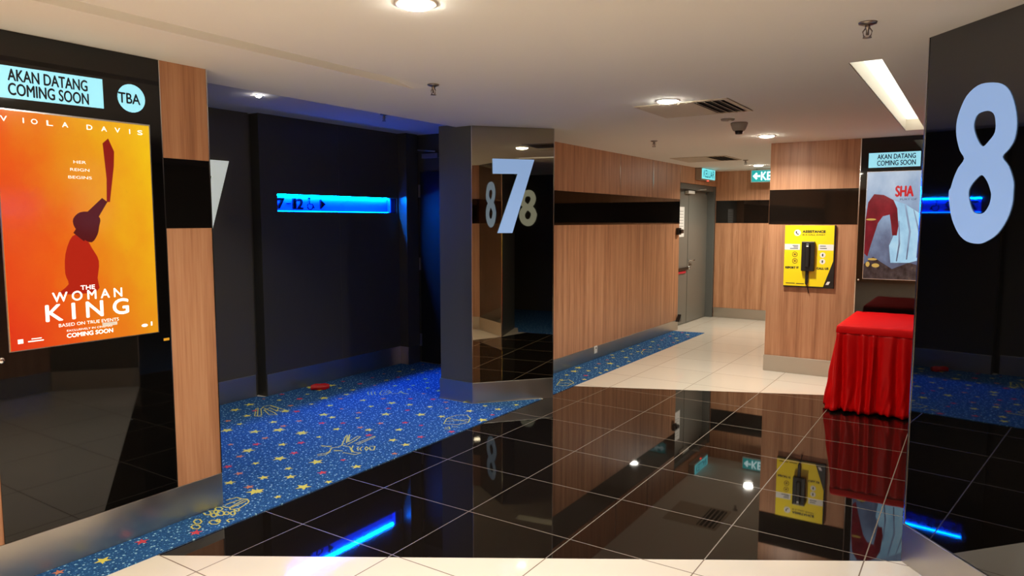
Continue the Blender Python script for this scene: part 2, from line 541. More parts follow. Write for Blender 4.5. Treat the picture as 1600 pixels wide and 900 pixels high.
# ---- floor: cream tiles with a slanting black field
mb = MB()
edge_near = [(-3.23, 1.815), (-0.228, 3.712), (0.3, 3.9)]
edge_far = [(0.3, 7.63), (-1.118, 6.985), (-3.23, 6.03)]
mb.face([(x, y, 0) for x, y in edge_near + edge_far], 1)
mb.face([(x, y, 0) for x, y in [(-3.23, -5.2), (4.2, -5.2), (4.2, 3.9)] + edge_near[::-1]], 0)
mb.face([(x, y, 0) for x, y in edge_far[::-1] + [(4.2, 7.63), (4.2, 12.2), (-3.95, 12.2), (-3.95, 9.92), (-3.23, 9.92)]], 0)
mb.face([(0.3, 3.9, 0), (4.2, 3.9, 0), (4.2, 7.63, 0), (0.3, 7.63, 0)], 0)
mb.face([(-6.7, -5.2, 0), (-3.23, -5.2, 0), (-3.23, 9.92, 0), (-3.95, 9.92, 0), (-6.7, 9.92, 0)], 0)
struct(mb.build('floor', [M['white_tile'], M['black_tile']]))

# ---- ceiling: lower hall ceiling with two slots, higher ceiling over the entrance recess
GX0, GX1, GY1 = -2.95, -2.82, 3.40
TX0, TX1, TY0, TY1 = -0.61, -0.455, 4.07, 7.36
mb = MB()
T = 2.56
mb.box(-3.83, GX0, -5.2, 12.2, CZ, T)
mb.box(GX0, GX1, GY1, 12.2, CZ, T)
mb.box(GX0, GX1, -5.2, GY1, CZ + 0.075, T)
mb.raw([(GX0, GY1 - 0.45, CZ + 0.075), (GX1, GY1 - 0.45, CZ + 0.075), (GX0, GY1, CZ), (GX1, GY1, CZ), (GX0, GY1, CZ + 0.075), (GX1, GY1, CZ + 0.075)], [(0, 2, 3, 1), (0, 1, 5, 4), (2, 4, 5, 3), (0, 4, 2), (1, 3, 5)])
mb.box(GX1, TX0, -5.2, 12.2, CZ, T)
mb.box(TX0, TX1, -5.2, TY0, CZ, T)
mb.box(TX0, TX1, TY1, 12.2, CZ, T)
mb.box(TX0, TX1, TY0, TY1, CZ + 0.115, T)
mb.box(TX1, 4.2, -5.2, 12.2, CZ, T)
struct(mb.build('ceiling', M['ceiling']))
mb = MB()
mb.box(-6.7, -3.83, -5.2, 7.0, 2.548, 2.66)
struct(mb.build('ceiling', M['ceiling_recess']))
mb = MB()
mb.box(-4.1, -3.83, 7.0, 12.2, CZ, T)
struct(mb.build('ceiling', M['ceiling']))

# ---- left poster wall
mb = MB()
mb.box(-3.7, -3.5, -5.0, 2.360, 0, 2.548, 0)
wl = struct(mb.build('wall_left', M['wood']))
mb = MB(); mb.fbox(LEFT, 2.098, 2.358, 1.562, 1.920, 0, 0.003)
mb.fbox(LEFT, -5.0, 1.290, 1.562, 1.920, 0, 0.003)
mb.build('gloss_band', M['band'], wl)
mb = MB(); mb.fbox(LEFT, -5.0, 2.360, 0, 0.192, 0, 0.008)
struct(mb.build('baseboard_left', M['steel'], bevel=0.002))
for a in (2.0965, 2.3605):
    mb = MB(); mb.fbox(LEFT, a - 0.003, a + 0.003, 0.192, CZ, -0.002, 0.004)
    struct(mb.build('trim_1' if a < 2.2 else 'trim_2', M['chrome']))

# ---- entrance recess: panel with the second seven, wide panel with the lit niche
mb = MB(); mb.box(-5.62, -5.46, 2.1, 4.078, 0, 2.548)
wr = struct(mb.build('wall_recess', M['dark_laminate']))
mb = MB(); mb.box(-5.46, -5.452, 2.36, 4.066, 0, 0.205)
struct(mb.build('baseboard_recess', M['steel_dark'], bevel=0.002))
NY0, NY1, NZ0, NZ1, ND = 4.306, 5.905, 1.684, 1.846, 0.075
mb = MB()
mb.box(-5.62, -5.38, 4.122, NY0, 0, 2.548)
mb.box(-5.62, -5.38, NY1, 5.93, 0, 2.548)
mb.box(-5.62, -5.38, NY0, NY1, 0, NZ0)
mb.box(-5.62, -5.38, NY0, NY1, NZ1, 2.548)
mb.box(-5.62, -5.38 - ND, NY0, NY1, NZ0, NZ1)
mb.box(-5.62, -5.50, 4.078, 4.122, 0, 2.548)
struct(mb.build('wall_entrance', M['black_laminate']))
mb = MB()
for y in (5.06, ):
    mb.fbox(RECESS, y - 0.0015, y + 0.0015, 0.205, NZ0 - 0.01, 0, 0.0012)
    mb.fbox(RECESS, y - 0.0015, y + 0.0015, NZ1 + 0.01, 2.548, 0, 0.0012)
struct(mb.build('trim_3', M['dark_laminate']))
mb = MB(); mb.box(-5.38, -5.372, 4.130, 5.93, 0, 0.202)
struct(mb.build('baseboard_entrance', M['steel_dark'], bevel=0.002))
# jamb at the far end of the recess, its kick, then the end wall with the hall door
mb = MB(); mb.box(-5.62, -5.262, 5.93, 6.12, 0, 2.548)
struct(mb.build('wall_jamb', M['black_laminate']))
mb = MB(); mb.box(-5.385, -5.256, 5.922, 5.93, 0, 0.2); mb.box(-5.262, -5.254, 5.922, 6.12, 0, 0.2)
struct(mb.build('baseboard_jamb', M['steel']))
mb = MB(); mb.box(-6.7, -3.7, 6.16, 6.35, 0, 2.548)
struct(mb.build('wall_end', M['black_laminate']))
mb = MB(); mb.box(-6.7, -6.5, -5.0, 6.3, 0, 2.548); mb.box(-6.6, -3.6, 2.0, 2.3, 0, 2.548)
struct(mb.build('wall_return', M['dark_laminate']))
d2 = bpy.data.objects.new('door_2', None); COL.objects.link(d2); d2.location = (-5.24, 6.16, 0); d2['_at'] = (-5.24, 6.16, 0); struct(d2)
mb = MB(); mb.box(-5.24, -4.15, 6.125, 6.158, 0.01, 2.14); mb.build('leaf', M['door_dark'], d2, bevel=0.003)
for z in (0.26, 1.12, 1.93):
    mb = MB(); mb.box(-5.252, -5.228, 6.112, 6.126, z - 0.07, z + 0.07); mb.build('hinge', M['steel_dark'], d2)
mb = MB(); mb.box(-5.16, -4.94, 6.07, 6.125, 2.28, 2.33); mb.tube([(-4.98, 6.08, 2.35), (-5.2, 6.05, 2.37)], 0.008); mb.build('door_closer', M['steel_dark'], d2)

# ---- pillar that carries the big seven: charcoal sides, smoked mirror on its slanted face
pil = bpy.data.objects.new('pillar', None); COL.objects.link(pil); pil.location = (-3.7, 5.5, 0); pil['_at'] = (-3.7, 5.5, 0); struct(pil)
p2i = SEVEN.p(0.744, 0, -0.006)
mb = MB(); mb.vprism([(-4.021, 4.965), (-3.657, 4.956), (p2i.x, p2i.y), (-3.69, 6.28), (-4.021, 6.28)], 0, CZ + 0.02)
mb.build('core', M['pillar_side'], pil)
mb = MB(); mb.fbox(SEVEN, 0.004, 0.746, 0.186, CZ, -0.004, 0.004); mb.build('mirror_panel', M['smoked_mirror'], pil)
mb = MB()
mb.fbox(SEVEN, -0.002, 0.748, 0, 0.184, -0.004, 0.008)
mb.build('kick_plate', M['steel'], pil, bevel=0.002)
mb = MB(); mb.box(-4.021, -3.657, 4.945, 4.962, 0, 0.184); mb.build('side_kick_plate', M['steel_dark'], pil)
for s in (0.0, 0.748):
    mb = MB(); mb.fbox(SEVEN, s - 0.003, s + 0.003, 0.184, CZ, -0.006, 0.006); mb.build('corner_trim', M['chrome'], pil)

# ---- striped wood wall beyond the pillar
mb = MB()
mb.box(-3.95, -3.675, 6.3, 10.06, 0, CZ + 0.02)
mb.box(-3.95, -3.675, 10.06, 11.75, 2.159, CZ + 0.02)
wh = struct(mb.build('wall_hall', M['wood_striped']))
mb = MB(); mb.fbox(HALL, 6.3, 10.06, 1.556, 1.912, 0, 0.003); mb.build('gloss_band', M['band'], wh)
mb = MB(); mb.fbox(HALL, 6.3, 10.06, 0, 0.150, 0, 0.008)
struct(mb.build('baseboard_hall', M['steel'], bevel=0.002))
for k, y in enumerate((7.99, 9.04, 10.055)):
    mb = MB(); mb.fbox(HALL, y - 0.004, y + 0.004, 1.92, CZ - 0.02, 0, 0.004)
    struct(mb.build('trim_%d' % (4 + k), M['chrome']))

# ---- back wall and the double door
mb = MB(); mb.box(-3.678, 4.2, 11.75, 11.95, 0, CZ + 0.02); mb.box(-4.1, -3.9, 10.0, 12.0, 0, CZ)
wb = struct(mb.build('wall_back', M['wood_striped']))
mb = MB(); mb.fbox(BACK, -3.67, 1.0, 1.565, 1.93, 0, 0.003); mb.build('gloss_band', M['band'], wb)
mb = MB(); mb.fbox(BACK, -3.67, 1.0, 0, 0.165, 0, 0.008)
struct(mb.build('baseboard_back', M['steel'], bevel=0.002))
door = bpy.data.objects.new('door_1', None); COL.objects.link(door); door.location = (-3.8, 10.9, 0); door['_at'] = (-3.8, 10.9, 0); struct(door)
mb = MB(); mb.box(-3.85, -3.805, 10.07, 10.797, 0.008, 2.075); mb.build('leaf', M['door'], door, bevel=0.003)
big = MB(); big.box(-3.85, -3.80, 10.803, 11.70, 0.008, 2.075); big = big.build('leaf', M['door'], door, bevel=0.003)
mb = MB(); mb.box(-3.87, -3.70, 10.06, 11.75, 2.075, 2.159); mb.box(-3.87, -3.685, 11.70, 11.752, 0, 2.159); mb.build('door_frame', M['door_frame'], door, bevel=0.004)
mb = MB()
mb.lathe(Frame((-3.80, 10.86, 0.985), (0, 1, 0), (0, 0, 1), (1, 0, 0)), [(0.026, 0), (0.026, 0.012), (0.011, 0.014), (0.011, 0.05), (0, 0.05)], 16)
mb.tube([(-3.752, 10.86, 0.985), (-3.752, 10.98, 0.985)], 0.010)
mb.build('handle', M['chrome'], door)
mb = MB(); mb.lathe(Frame((-3.80, 10.86, 0.865), (0, 1, 0), (0, 0, 1), (1, 0, 0)), [(0.026, 0), (0.026, 0.014), (0.012, 0.016), (0.012, 0.02), (0, 0.02)], 16)
mb.build('lock', M['chrome'], door)
mb = MB(); mb.box(-3.805, -3.775, 10.30, 10.78, 0.845, 0.885); mb.build('push_bar', M['dark_plastic'], door, bevel=0.004)
mb = MB(); mb.box(-3.806, -3.79, 10.32, 10.70, 0.795, 0.830); mb.build('red_plate', M['red_plastic'], door)
mb = MB(); mb.box(-3.80, -3.74, 10.62, 10.90, 2.015, 2.062); mb.build('door_closer', M['white_plastic'], door, bevel=0.005)
mb = MB(); mb.tube([(-3.76, 10.88, 2.066), (-3.60, 11.0, 2.085), (-3.70, 11.22, 2.095)], 0.009); mb.build('closer_arm', M['grey_plastic'], door)
mb = MB(); mb.box(-3.80, -3.785, 11.56, 11.60, 2.02, 2.06); mb.build('magnet_plate', M['chrome'], door)

# ---- pier with the yellow board and the second poster, and the wall it belongs to
mb = MB(); mb.box(-1.875, 4.2, 7.81, 8.05, 0, CZ + 0.02)
wp = struct(mb.build('wall_pier', M['wood']))
mb = MB(); mb.fbox(PIER, -1.873, -1.024, 1.566, 1.922, 0, 0.004); mb.build('gloss_band', M['band'], wp)
mb = MB(); mb.fbox(PIER, -1.877, 4.2, 0, 0.172, 0, 0.008); mb.box(-1.883, -1.875, 7.802, 8.05, 0, 0.172)
struct(mb.build('baseboard_pier', M['steel'], bevel=0.002))
mb = MB(); mb.fbox(PIER, -1.022, -1.015, 0.172, CZ, 0, 0.006)
struct(mb.build('trim_7', M['chrome']))

# ---- pillar that carries the big eight
pil8 = bpy.data.objects.new('pillar', None); COL.objects.link(pil8); pil8.location = (0.2, 3.4, 0); pil8['_at'] = (0.2, 3.4, 0); struct(pil8)
q1i, q2i = EIGHT.p(0.006, 0, -0.006), EIGHT.p(0.75, 0, -0.006)
mb = MB(); mb.vprism([(q1i.x, q1i.y), (q2i.x, q2i.y), (0.60, 3.148), (0.60, 3.56)], 0, CZ + 0.02)
mb.build('core', M['pillar_side'], pil8)
mb = MB(); mb.fbox(EIGHT, 0.004, 0.746, 0.186, CZ, -0.004, 0.003); mb.build('glass_panel', M['dark_mirror'], pil8)
mb = MB(); mb.fbox(EIGHT, 0.0, 0.75, 0, 0.184, -0.004, 0.010); mb.build('kick_plate', M['steel'], pil8, bevel=0.002)
mb = MB(); mb.fbox(EIGHT, -0.003, 0.003, 0.184, CZ, -0.006, 0.006); mb.build('corner_trim', M['chrome'], pil8)

# ---- right side of the hall: wood wall beside the camera, entrance recess of hall eight, lobby behind
RIGHT = Frame((0.27, 0, 0), (0, -1, 0), (0, 0, 1), (-1, 0, 0))
mb = MB(); mb.box(0.27, 0.60, 0.5, 3.148, 0, CZ + 0.02)
wx = struct(mb.build('wall_right', M['wood']))
mb = MB(); mb.fbox(RIGHT, -3.148, -0.5, 1.562, 1.920, 0, 0.003); mb.build('gloss_band', M['band'], wx)
mb = MB(); mb.fbox(RIGHT, -3.148, -0.5, 0, 0.186, 0, 0.008)
struct(mb.build('baseboard_right', M['steel']))
mb = MB(); mb.box(2.68, 2.85, 2.3, 7.81, 0, CZ + 0.02); mb.box(0.60, 2.68, 2.15, 2.3, 0, CZ + 0.02)
struct(mb.build('wall_recess_right', M['dark_laminate']))
mb = MB(); mb.box(4.05, 4.2, -5.2, 2.3, 0, CZ + 0.02); mb.box(-3.7, 4.2, -5.2, -5.0, 0, CZ + 0.02)
struct(mb.build('wall_front', M['wood']))

# ================================================================ CARPET
mb = MB()
CT = 0.006
outline = [(-3.49, -4.99), (-3.23, -4.99), (-3.23, 5.41), (-3.647, 4.925), (-4.03, 4.925), (-4.03, 6.11), (-5.245, 6.11), (-5.245, 5.915), (-5.368, 5.915), (-5.368, 4.09), (-5.446, 4.06), (-5.446, 2.372), (-3.49, 2.372)]
far_outline = [(-3.23, 5.62), (-3.23, 9.955), (-3.615, 9.885), (-3.664, 9.885), (-3.664, 6.29)]
mb.vprism(outline, 0.0005, CT, 0)
far = MB()
far.vprism(far_outline, 0.0005, CT, 0)


def star(cx, cy, r, mi, z, rot):
    pts = []
    for k in range(10):
        a = rot + k * PI / 5
        q = r if k % 2 == 0 else r * 0.42
        pts.append((cx + q * math.cos(a), cy + q * math.sin(a), z))
    (far if cy > 5.6 and cx > -3.7 else mb).face(pts, mi)


YS = [(-4.89, 4.36), (-4.64, 4.2), (-4.81, 4.56), (-4.25, 4.56), (-4.08, 4.6), (-4.04, 4.26), (-3.79, 4.41), (-3.61, 4.46), (-3.52, 4.72), (-3.35, 4.9), (-3.27, 4.56), (-4.63, 3.6), (-4.41, 3.48), (-4.2, 3.52), (-4.34, 3.95), (-4.06, 3.74), (-3.84, 3.86), (-3.65, 3.99), (-3.51, 3.77), (-4.1, 3.26), (-3.87, 3.05), (-3.61, 3.14), (-3.32, 3.22), (-3.53, 2.86), (-3.66, 2.76), (-3.33, 2.79), (-3.25, 2.71), (-3.5, 2.6), (-3.26, 2.44), (-3.36, 3.74), (-5.32, 4.58), (-4.53, 4.49), (-4.46, 3.97), (-3.24, 3.87), (-4.19, 5.14), (-3.57, 5.03), (-5.2, 3.66), (-5.25, 3.84), (-4.73, 3.25), (-4.96, 3.6), (-4.53, 3.35), (-4.42, 3.48), (-4.82, 3.87), (-4.21, 3.53), (-5.3, 4.56), (-5.2, 4.74), (-4.88, 4.35), (-3.38, 1.64), (-3.24, 1.76), (-4.74, 3.26), (-4.19, 3.04), (-3.76, 2.59), (-3.51, 2.58), (-3.59, 6.8), (-3.4, 7.2), (-3.4, 9.28), (-3.56, 8.84), (-3.4, 7.63), (-3.61, 7.84), (-3.54, 6.61), (-3.7, 6.79), (-3.25, 5.76), (-3.37, 9.66)]
RS = [(-5.04, 4.21), (-4.73, 3.91), (-4.03, 4.86), (-3.39, 3.94), (-3.28, 4.17), (-3.88, 3.18), (-4.28, 3.79), (-3.42, 3.02), (-3.25, 3.33), (-3.74, 4.16), (-3.74, 3.76), (-5.33, 4.17), (-5.05, 4.22), (-4.72, 3.91), (-4.26, 3.16), (-4.02, 3.36), (-5.02, 4.94), (-3.42, 1.85), (-3.29, 2.06), (-4.02, 2.76), (-3.34, 6.49)]
OS = [(-4.74, 4.42), (-4.92, 4.01), (-3.89, 4.04), (-3.87, 4.84), (-4.48, 3.73), (-4.33, 3.29), (-4.26, 4.17), (-3.94, 3.87), (-4.42, 4.63), (-4.92, 4.01), (-4.33, 3.29), (-4.48, 3.73), (-4.96, 3.42), (-4.47, 3.57), (-4.96, 3.42), (-3.85, 2.72), (-4.13, 2.93), (-3.6, 2.61), (-3.5, 7.12)]
MOT = [[(-3.718, 3.242), (-3.709, 3.269), (-3.692, 3.294), (-3.701, 3.338), (-3.744, 3.398), (-3.723, 3.441), (-3.731, 3.481), (-3.865, 3.646), (-3.875, 3.673), (-3.742, 3.535), (-3.871, 3.692), (-3.748, 3.562), (-3.792, 3.694), (-3.764, 3.696), (-3.73, 3.606), (-3.707, 3.512)], [(-3.832, 3.385), (-3.777, 3.428)], [(-3.85, 3.396), (-3.761, 3.409)], [(-3.693, 3.372), (-3.635, 3.396), (-3.68, 3.359)], [(-3.731, 3.481), (-3.656, 3.485), (-3.562, 3.415), (-3.493, 3.432), (-3.5, 3.385), (-3.605, 3.372)], [(-3.655, 3.516), (-3.61, 3.456), (-3.553, 3.421)], [(-3.676, 3.563), (-3.687, 3.763), (-3.669, 3.75), (-3.647, 3.551)], [(-3.603, 3.519), (-3.586, 3.486), (-3.55, 3.466)], [(-3.583, 3.532), (-3.565, 3.493), (-3.525, 3.468)], [(-3.561, 3.554), (-3.54, 3.516), (-3.5, 3.492), (-3.52, 3.529), (-3.561, 3.554)], [(-3.531, 3.552), (-3.481, 3.511), (-3.461, 3.524), (-3.516, 3.592), (-3.546, 3.572)], [(-3.696, 3.228), (-3.669, 3.274), (-3.689, 3.332)], [(-4.899, 3.628), (-5.087, 3.783), (-5.091, 3.807), (-4.88, 3.64), (-4.869, 3.672), (-5.034, 3.792), (-5.089, 3.862), (-5.078, 3.923), (-4.945, 3.903), (-4.865, 3.825), (-5.003, 3.865), (-4.992, 3.793), (-4.835, 3.719), (-4.778, 3.756), (-4.903, 3.8)], [(-5.059, 3.908), (-4.806, 3.889), (-4.774, 3.849), (-4.92, 3.841)], [(-5.052, 3.833), (-4.822, 3.777)], [(-4.894, 3.631), (-4.83, 3.649)], [(-4.72, 4.747), (-4.68, 4.698), (-4.621, 4.656)], [(-4.693, 4.765), (-4.653, 4.715), (-4.595, 4.673)], [(-4.666, 4.782), (-4.627, 4.732), (-4.58, 4.701)], [(-4.585, 4.76), (-4.639, 4.845), (-4.597, 4.892), (-4.52, 4.846), (-4.501, 4.753), (-4.543, 4.725), (-4.585, 4.76)], [(-4.558, 4.777), (-4.57, 4.845), (-4.52, 4.827)], [(-4.484, 4.807), (-4.442, 4.853), (-4.482, 4.935), (-4.405, 4.878), (-4.342, 4.882), (-4.456, 4.888)], [(-3.506, 2.365), (-3.532, 2.408), (-3.52, 2.467), (-3.475, 2.468), (-3.45, 2.484), (-3.413, 2.47), (-3.395, 2.448), (-3.368, 2.369), (-3.399, 2.339), (-3.425, 2.353), (-3.453, 2.46), (-3.442, 2.478)], [(-3.474, 2.343), (-3.44, 2.343), (-3.422, 2.355)], [(-3.48, 2.371), (-3.473, 2.458)], [(-3.416, 2.359), (-3.428, 2.46)], [(-3.445, 2.251), (-3.431, 2.23), (-3.448, 2.219), (-3.48, 2.228), (-3.495, 2.25), (-3.477, 2.261), (-3.445, 2.251)], [(-3.467, 2.294), (-3.458, 2.278), (-3.472, 2.268), (-3.497, 2.274), (-3.507, 2.291), (-3.492, 2.301), (-3.467, 2.294)], [(-3.394, 2.25), (-3.381, 2.232), (-3.394, 2.224), (-3.42, 2.232), (-3.433, 2.25), (-3.42, 2.259), (-3.394, 2.25)], [(-3.442, 2.321), (-3.432, 2.302), (-3.45, 2.29), (-3.478, 2.297), (-3.488, 2.316), (-3.47, 2.328), (-3.442, 2.321)], [(-3.38, 2.289), (-3.364, 2.266), (-3.381, 2.255), (-3.415, 2.266), (-3.431, 2.289), (-3.414, 2.301), (-3.38, 2.289)], [(-3.358, 2.304), (-3.348, 2.288), (-3.361, 2.279), (-3.384, 2.286), (-3.394, 2.302), (-3.381, 2.311), (-3.358, 2.304)], [(-3.33, 2.322), (-3.316, 2.304), (-3.328, 2.297), (-3.353, 2.306), (-3.367, 2.324), (-3.355, 2.332), (-3.33, 2.322)], [(-3.348, 2.361), (-3.342, 2.348), (-3.355, 2.339), (-3.375, 2.344), (-3.381, 2.358), (-3.368, 2.366), (-3.348, 2.361)], [(-3.385, 2.156), (-3.369, 2.134), (-3.388, 2.122), (-3.422, 2.132), (-3.439, 2.155), (-3.42, 2.167), (-3.385, 2.156)], [(-3.33, 2.112), (-3.319, 2.091), (-3.34, 2.078), (-3.372, 2.085), (-3.383, 2.106), (-3.362, 2.12), (-3.33, 2.112)], [(-3.298, 2.204), (-3.289, 2.181), (-3.313, 2.165), (-3.347, 2.172), (-3.357, 2.195), (-3.332, 2.211), (-3.298, 2.204)], [(-3.314, 2.218), (-3.305, 2.205), (-3.315, 2.199), (-3.334, 2.205), (-3.342, 2.218), (-3.332, 2.224), (-3.314, 2.218)], [(-3.242, 2.265), (-3.236, 2.245), (-3.257, 2.232), (-3.285, 2.237), (-3.292, 2.256), (-3.27, 2.27), (-3.242, 2.265)], [(-3.421, 2.282), (-3.411, 2.267), (-3.422, 2.259), (-3.445, 2.267), (-3.456, 2.282), (-3.444, 2.29), (-3.421, 2.282)], [(-3.464, 4.304), (-3.538, 4.438), (-3.531, 4.556), (-3.457, 4.604), (-3.379, 4.542), (-3.32, 4.434), (-3.361, 4.336), (-3.464, 4.304)], [(-3.487, 4.361), (-3.367, 4.512)], [(-3.53, 4.442), (-3.345, 4.454)], [(-3.384, 4.218), (-3.374, 4.258), (-3.332, 4.218), (-3.367, 4.196)], [(-3.354, 4.272), (-3.319, 4.295)], [(-3.375, 8.018), (-3.426, 8.237), (-3.308, 8.25), (-3.236, 8.048), (-3.311, 7.914), (-3.375, 8.018)], [(-3.38, 8.077), (-3.271, 8.111)], [(-3.375, 5.945), (-3.433, 6.11), (-3.388, 6.223), (-3.282, 6.126), (-3.27, 5.975), (-3.375, 5.945)], [(-3.399, 6.05), (-3.292, 6.079)], [(-3.336, 5.908), (-3.226, 5.926)]]


def on_carpet(x, y):
    return (-5.33 < x < -3.27 and 2.42 < y < 4.95) or (-3.45 < x < -3.26 and (-4.9 < y < 5.2 or 5.95 < y < 9.8)) or (-3.60 < x < -3.27 and 6.35 < y < 9.8) or (-5.2 < x < -4.1 and 4.9 < y < 6.05)


rs = random.Random(11)
placed = []
zt = CT + 0.0006
for mi, lst in ((1, YS), (2, RS), (3, OS)):
    for x, y in dict.fromkeys(lst):
        if on_carpet(x, y):
            big_one = rs.random() < 0.35
            r = {1: 0.052 if big_one else 0.040, 2: 0.036, 3: 0.034}[mi]
            star(x, y, r, mi, zt, rs.uniform(0, PI)); placed.append((x, y)); zt += 0.000004
placed += [pl[len(pl) // 2] for pl in MOT]
tries = 0
while tries < 9000:
    tries += 1
    x, y = rs.uniform(-5.4, -3.26), rs.uniform(-4.9, 9.8)
    if not on_carpet(x, y) or any((x - a) ** 2 + (y - b) ** 2 < 0.155 ** 2 for a, b in placed):
        continue
    mi = rs.choice((1, 1, 1, 2, 3, 1))
    star(x, y, {1: 0.032, 2: 0.030, 3: 0.026}[mi] * rs.uniform(0.8, 1.15), mi, zt, rs.uniform(0, PI)); placed.append((x, y)); zt += 0.000004


def doodle(poly, w=0.0042):
    global zt
    for (x0, y0), (x1, y1) in zip(poly[:-1], poly[1:]):
        d = math.hypot(x1 - x0, y1 - y0)
        if d < 1e-4:
            continue
        ux, uy = (x1 - x0) / d, (y1 - y0) / d
        ax, ay, bx, by = x0 - ux * w * 0.5, y0 - uy * w * 0.5, x1 + ux * w * 0.5, y1 + uy * w * 0.5
        if min(ax, bx) < -3.49 and ay < 2.4:
            continue
        if max(ax, bx) > -3.24:
            continue
        (far if ay > 5.6 and ax > -3.7 else mb).face([(ax - uy * w, ay + ux * w, zt), (ax + uy * w, ay - ux * w, zt), (bx + uy * w, by - ux * w, zt), (bx - uy * w, by + ux * w, zt)], 4)
        zt += 0.000002


zt = CT + 0.0014
for pl in MOT:
    doodle(pl)
carpet = mb.build('carpet', [M['carpet'], M['star_yellow'], M['star_red'], M['star_orange'], M['motif']])
tag(carpet, 'blue star-patterned carpet filling the dark recess and running under the poster wall', 'carpet')
tag(far.build('carpet', [M['carpet'], M['star_yellow'], M['star_red'], M['star_orange'], M['motif']]), 'narrow blue carpet strip along the striped wood wall', 'carpet')
mb = MB(); mb.vprism([(0.63, 2.32), (2.66, 2.32), (2.66, 7.79), (0.26, 7.79), (0.26, 3.76), (0.63, 3.60)], 0.0005, CT)
tag(mb.build('carpet', M['carpet']), 'blue carpet inside the entrance behind the red table', 'carpet')

# ================================================================ NUMERALS
SEVEN_PTS = [(0.185, 2.132), (0.561, 2.131), (0.361, 1.495), (0.228, 1.495), (0.411, 2.006), (0.187, 2.004)]
EIGHT_OUT = smooth_loop([(0.357, 2.144), (0.418, 2.128), (0.46, 2.092), (0.489, 2.03), (0.502, 1.966), (0.496, 1.91), (0.472, 1.874), (0.444, 1.847), (0.477, 1.808), (0.503, 1.751), (0.506, 1.709), (0.504, 1.661), (0.484, 1.605), (0.443, 1.55), (0.391, 1.519), (0.349, 1.508), (0.29, 1.516), (0.242, 1.547), (0.201, 1.606), (0.181, 1.668), (0.173, 1.723), (0.183, 1.741), (0.198, 1.783), (0.22, 1.822), (0.249, 1.856), (0.222, 1.893), (0.199, 1.953), (0.195, 2.007), (0.209, 2.057), (0.243, 2.112), (0.299, 2.143)])
EIGHT_UP = smooth_loop([(0.356, 2.035), (0.389, 2.02), (0.402, 1.987), (0.402, 1.945), (0.376, 1.916), (0.345, 1.896), (0.316, 1.922), (0.292, 1.968), (0.29, 2.002), (0.308, 2.03)])
EIGHT_LO = smooth_loop([(0.347, 1.784), (0.378, 1.757), (0.398, 1.719), (0.403, 1.696), (0.396, 1.663), (0.372, 1.633), (0.339, 1.629), (0.312, 1.639), (0.292, 1.674), (0.282, 1.71), (0.287, 1.736), (0.312, 1.764)])


def centred(pts):
    return [(x - 0.372, z) for x, z in pts]


mb = MB(); mb.prism(SEVEN, SEVEN_PTS, 0.0045, 0.016)
tag(mb.build('numeral_seven', M['numeral'], loc=SEVEN.p(0.37, 1.495)), 'pale blue number 7 on the bronze mirrored pillar face', 'number sign')
W7 = Frame((-5.46, 3.862 - 0.375 * 1.08, 0), (0, 1, 0), (0, 0, 1), (1, 0, 0))
mb = MB(); mb.prism(W7, [((x - 0.186) * 1.08, 2.112 + (z - 2.131) * 1.08) for x, z in SEVEN_PTS], 0.0, 0.016)
tag(mb.build('numeral_seven', M['numeral_dim'], loc=W7.p(0.18, 1.475)), 'grey-white number 7 on dark recess wall, half hidden by the poster wall', 'number sign')
mb = MB(); solid_with_holes(mb, EIGHT, EIGHT_OUT, [EIGHT_UP, EIGHT_LO], 0.0035, 0.0075)
tag(mb.build('numeral_eight', M['numeral'], loc=EIGHT.p(0.345, 1.51)), 'large pale blue number 8 on the black glass pillar', 'number sign')
W8 = Frame((2.68, 2.95, 0), (0, -1, 0), (0, 0, 1), (-1, 0, 0))
mb = MB(); solid_with_holes(mb, W8, [(x - 0.34, z) for x, z in EIGHT_OUT], [[(x - 0.34, z) for x, z in EIGHT_UP], [(x - 0.34, z) for x, z in EIGHT_LO]], 0.0, 0.016)
tag(mb.build('numeral_eight', M['numeral_dim'], loc=W8.p(0, 1.51)), 'grey number 8 seen only as reflection behind the mirrored 7', 'number sign')

# ================================================================ POSTER DISPLAYS
pd = thing('poster_display', 'black glass poster display with glowing orange film poster on left wall', 'poster display', (-3.5, 1.69, 0.2))
mb = MB(); mb.fbox(LEFT, 1.292, 2.0935, 0.194, CZ - 0.002, 0.0, 0.006); mb.build('glass_panel', M['black_glass'], pd)
mb = MB(); mb.prism(LEFT, [(1.372, 2.121), (1.813, 2.128), (1.812, 2.263), (1.372, 2.256)], 0.006, 0.009)
hs = mb.build('header_sign', M['sign_cyan'], pd)
words(hs, LEFT, M['ink'], 'AKAN DATANG', 1.418, 1.742, 2.196, 2.245, 0.0098, 0.03)
words(hs, LEFT, M['ink'], 'COMING SOON', 1.417, 1.745, 2.136, 2.186, 0.0098, 0.03)
mb = MB(); mb.prism(LEFT, disc(1.948, 2.194, 0.067), 0.006, 0.009); rs_ = mb.build('round_sign', M['sign_cyan'], pd)
mb = MB(); put_text(mb, LEFT, 'TBA', 1.884, 1.989, 2.168, 2.216, 0.0098, weight=0.03); mb.build('lettering', M['ink'], rs_)
PB = (1.362, 2.028, 1.035, 2.070)
mb = MB(); mb.fbox(LEFT, PB[0] - 0.006, PB[1] + 0.006, PB[2] - 0.004, PB[3] + 0.007, 0.006, 0.0075); mb.build('snap_frame', M['silver_edge'], pd)
mb = MB(); mb.prism(LEFT, [(PB[0], PB[2]), (PB[1], PB[2]), (PB[1], PB[3]), (PB[0], PB[3])], 0.006, 0.009, uvbox=PB)
po = mb.build('poster', M['print_orange'], pd)
mb = MB()
d = 0.0096
